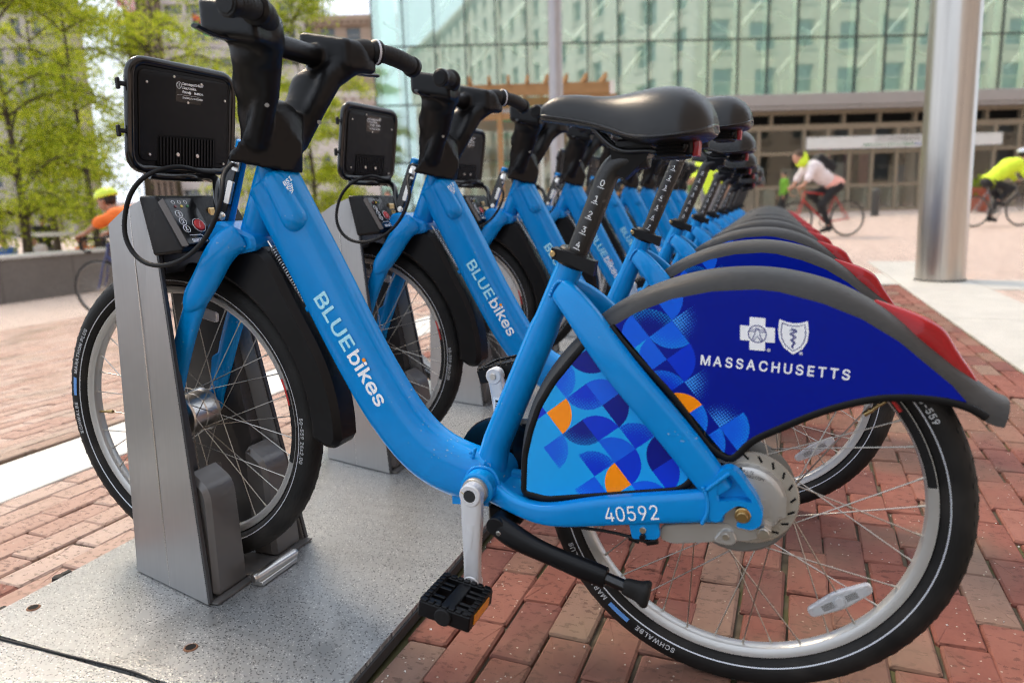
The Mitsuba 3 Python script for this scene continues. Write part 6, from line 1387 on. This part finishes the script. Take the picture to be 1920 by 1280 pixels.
# pale jersey rider heading left in front of the doors
mp = heading(2.03 - .43 * .928, 14.3 - .43 * .372, 0, math.pi + TH + .05)
road_bike('red drop bar racing bicycle under the rider in pale top, heading left', mp, 'red_paint')
person('cyclist in white and pink top with neon hood, black backpack and black trousers, riding left', ride(.10), mp, 'cloth_white', 'cloth_black', 'skin_pale', 'hair_brown', sleeves=.45, pack='cloth_black', hood='cloth_neon', waist='cloth_pink', loose=.006)
# neon jacket rider heading right
my = heading(4.70 + .43 * .93, 17.5 + .43 * .36, 0, TH)
road_bike('dark grey flat bar bicycle under the neon jacket rider, heading right', my, 'grey_paint', False, 'black_matte')
person('cyclist in bright yellow jacket and white helmet riding right, beyond the steel column', ride(.06), my, 'cloth_neon', 'cloth_black', 'skin_pale', 'hair_dark', helmet='helmet_white', loose=.020)
# orange rider behind the nearest dock
mo = heading(-5.86, 5.14, -.365, math.pi + TH - .12)
road_bike('dark blue racing bicycle behind the nearest dock, ridden towards the left', mo, 'navy_paint', True, 'black_matte')
person('cyclist in orange vest and neon helmet, half hidden behind the nearest dock', ride(-.10, -.15), mo, 'cloth_orange', 'cloth_navy', 'skin_tan', 'hair_dark', helmet='helmet_neon', sleeves=.2)
def stand(a=0.0, arm_=0.0):
    return dict(head=(.02, 0, 1.62), face=(1, 0, -.05), up=(0, 0, 1), shL=(0, .19, 1.42), shR=(0, -.19, 1.42), elL=(.02, .25, 1.14), elR=(.02 + arm_ * .1, -.25, 1.14), wrL=(.08, .26, .89), wrR=(.12 + arm_ * .2, -.24, .90 + arm_ * .2), hdL=(.10, .26, .80), hdR=(.20 + arm_ * .25, -.23, .84 + arm_ * .25),
                hipL=(0, .09, .92), hipR=(0, -.09, .92), knL=(.04 + a, .10, .50), knR=(.04 - a * .3, -.10, .50), anL=(a, .10, .09), anR=(-a * 1.2, -.10, .09), toeL=(.16 + a, .12, .045), toeR=(.14 - a * 1.2, -.12, .045), hup=(1, 0, 0))
def sit():
    return dict(head=(.04, 0, 1.20), face=(1, 0, -.15), up=(.05, 0, 1), shL=(0, .19, 1.0), shR=(0, -.19, 1.0), elL=(.08, .24, .74), elR=(.08, -.24, .74), wrL=(.30, .16, .66), wrR=(.30, -.16, .66), hdL=(.39, .12, .64), hdR=(.39, -.12, .64),
                hipL=(0, .10, .50), hipR=(0, -.10, .50), knL=(.44, .12, .50), knR=(.44, -.12, .50), anL=(.42, .12, .09), anR=(.46, -.12, .09), toeL=(.57, .13, .045), toeR=(.61, -.13, .045), hup=(0, 0, 1))
person('person in black standing behind the granite wall, left of the slim trunk', stand(.05), heading(-18.1, 12.85, -.9, -.4), 'cloth_black', 'cloth_grey', 'skin_tan', 'hair_dark', h=.024)
person('seated person in white behind the granite wall near the left edge', sit(), heading(-17.2, 11.9, -.95, -.9), 'cloth_white', 'cloth_grey', 'skin_pale', 'hair_brown', h=.024)
person('seated person in pale blue behind the granite wall, leftmost of the group', sit(), heading(-16.9, 10.9, -.95, -.6), 'cloth_blue', 'cloth_white', 'skin_pale', 'hair_brown', h=.024)
person('seated person in orange behind the granite wall below the white rail', sit(), heading(-16.0, 12.4, -1.05, -1.0), 'cloth_orange', 'cloth_navy', 'skin_tan', 'hair_dark', h=.024)
person('person in neon yellow vest standing beyond the far end of the bicycle row', stand(.02, 1), heading(-.10, 10.9, -.02, -1.8), 'cloth_neon', 'cloth_grey', 'skin_tan', 'hair_dark', sleeves=.3, h=.024)
person('person in blue top standing between the first and second docks, far behind', stand(.08), heading(-8.6, 15.2, gz(-8.6), -1.2), 'cloth_blue', 'cloth_grey', 'skin_pale', 'hair_brown', h=.024)
person('person in lime green top walking by the station doors', stand(.12), heading(.55, 27.4, -.1, 3.4), 'cloth_lime', 'cloth_black', 'skin_pale', 'hair_dark', h=.024)
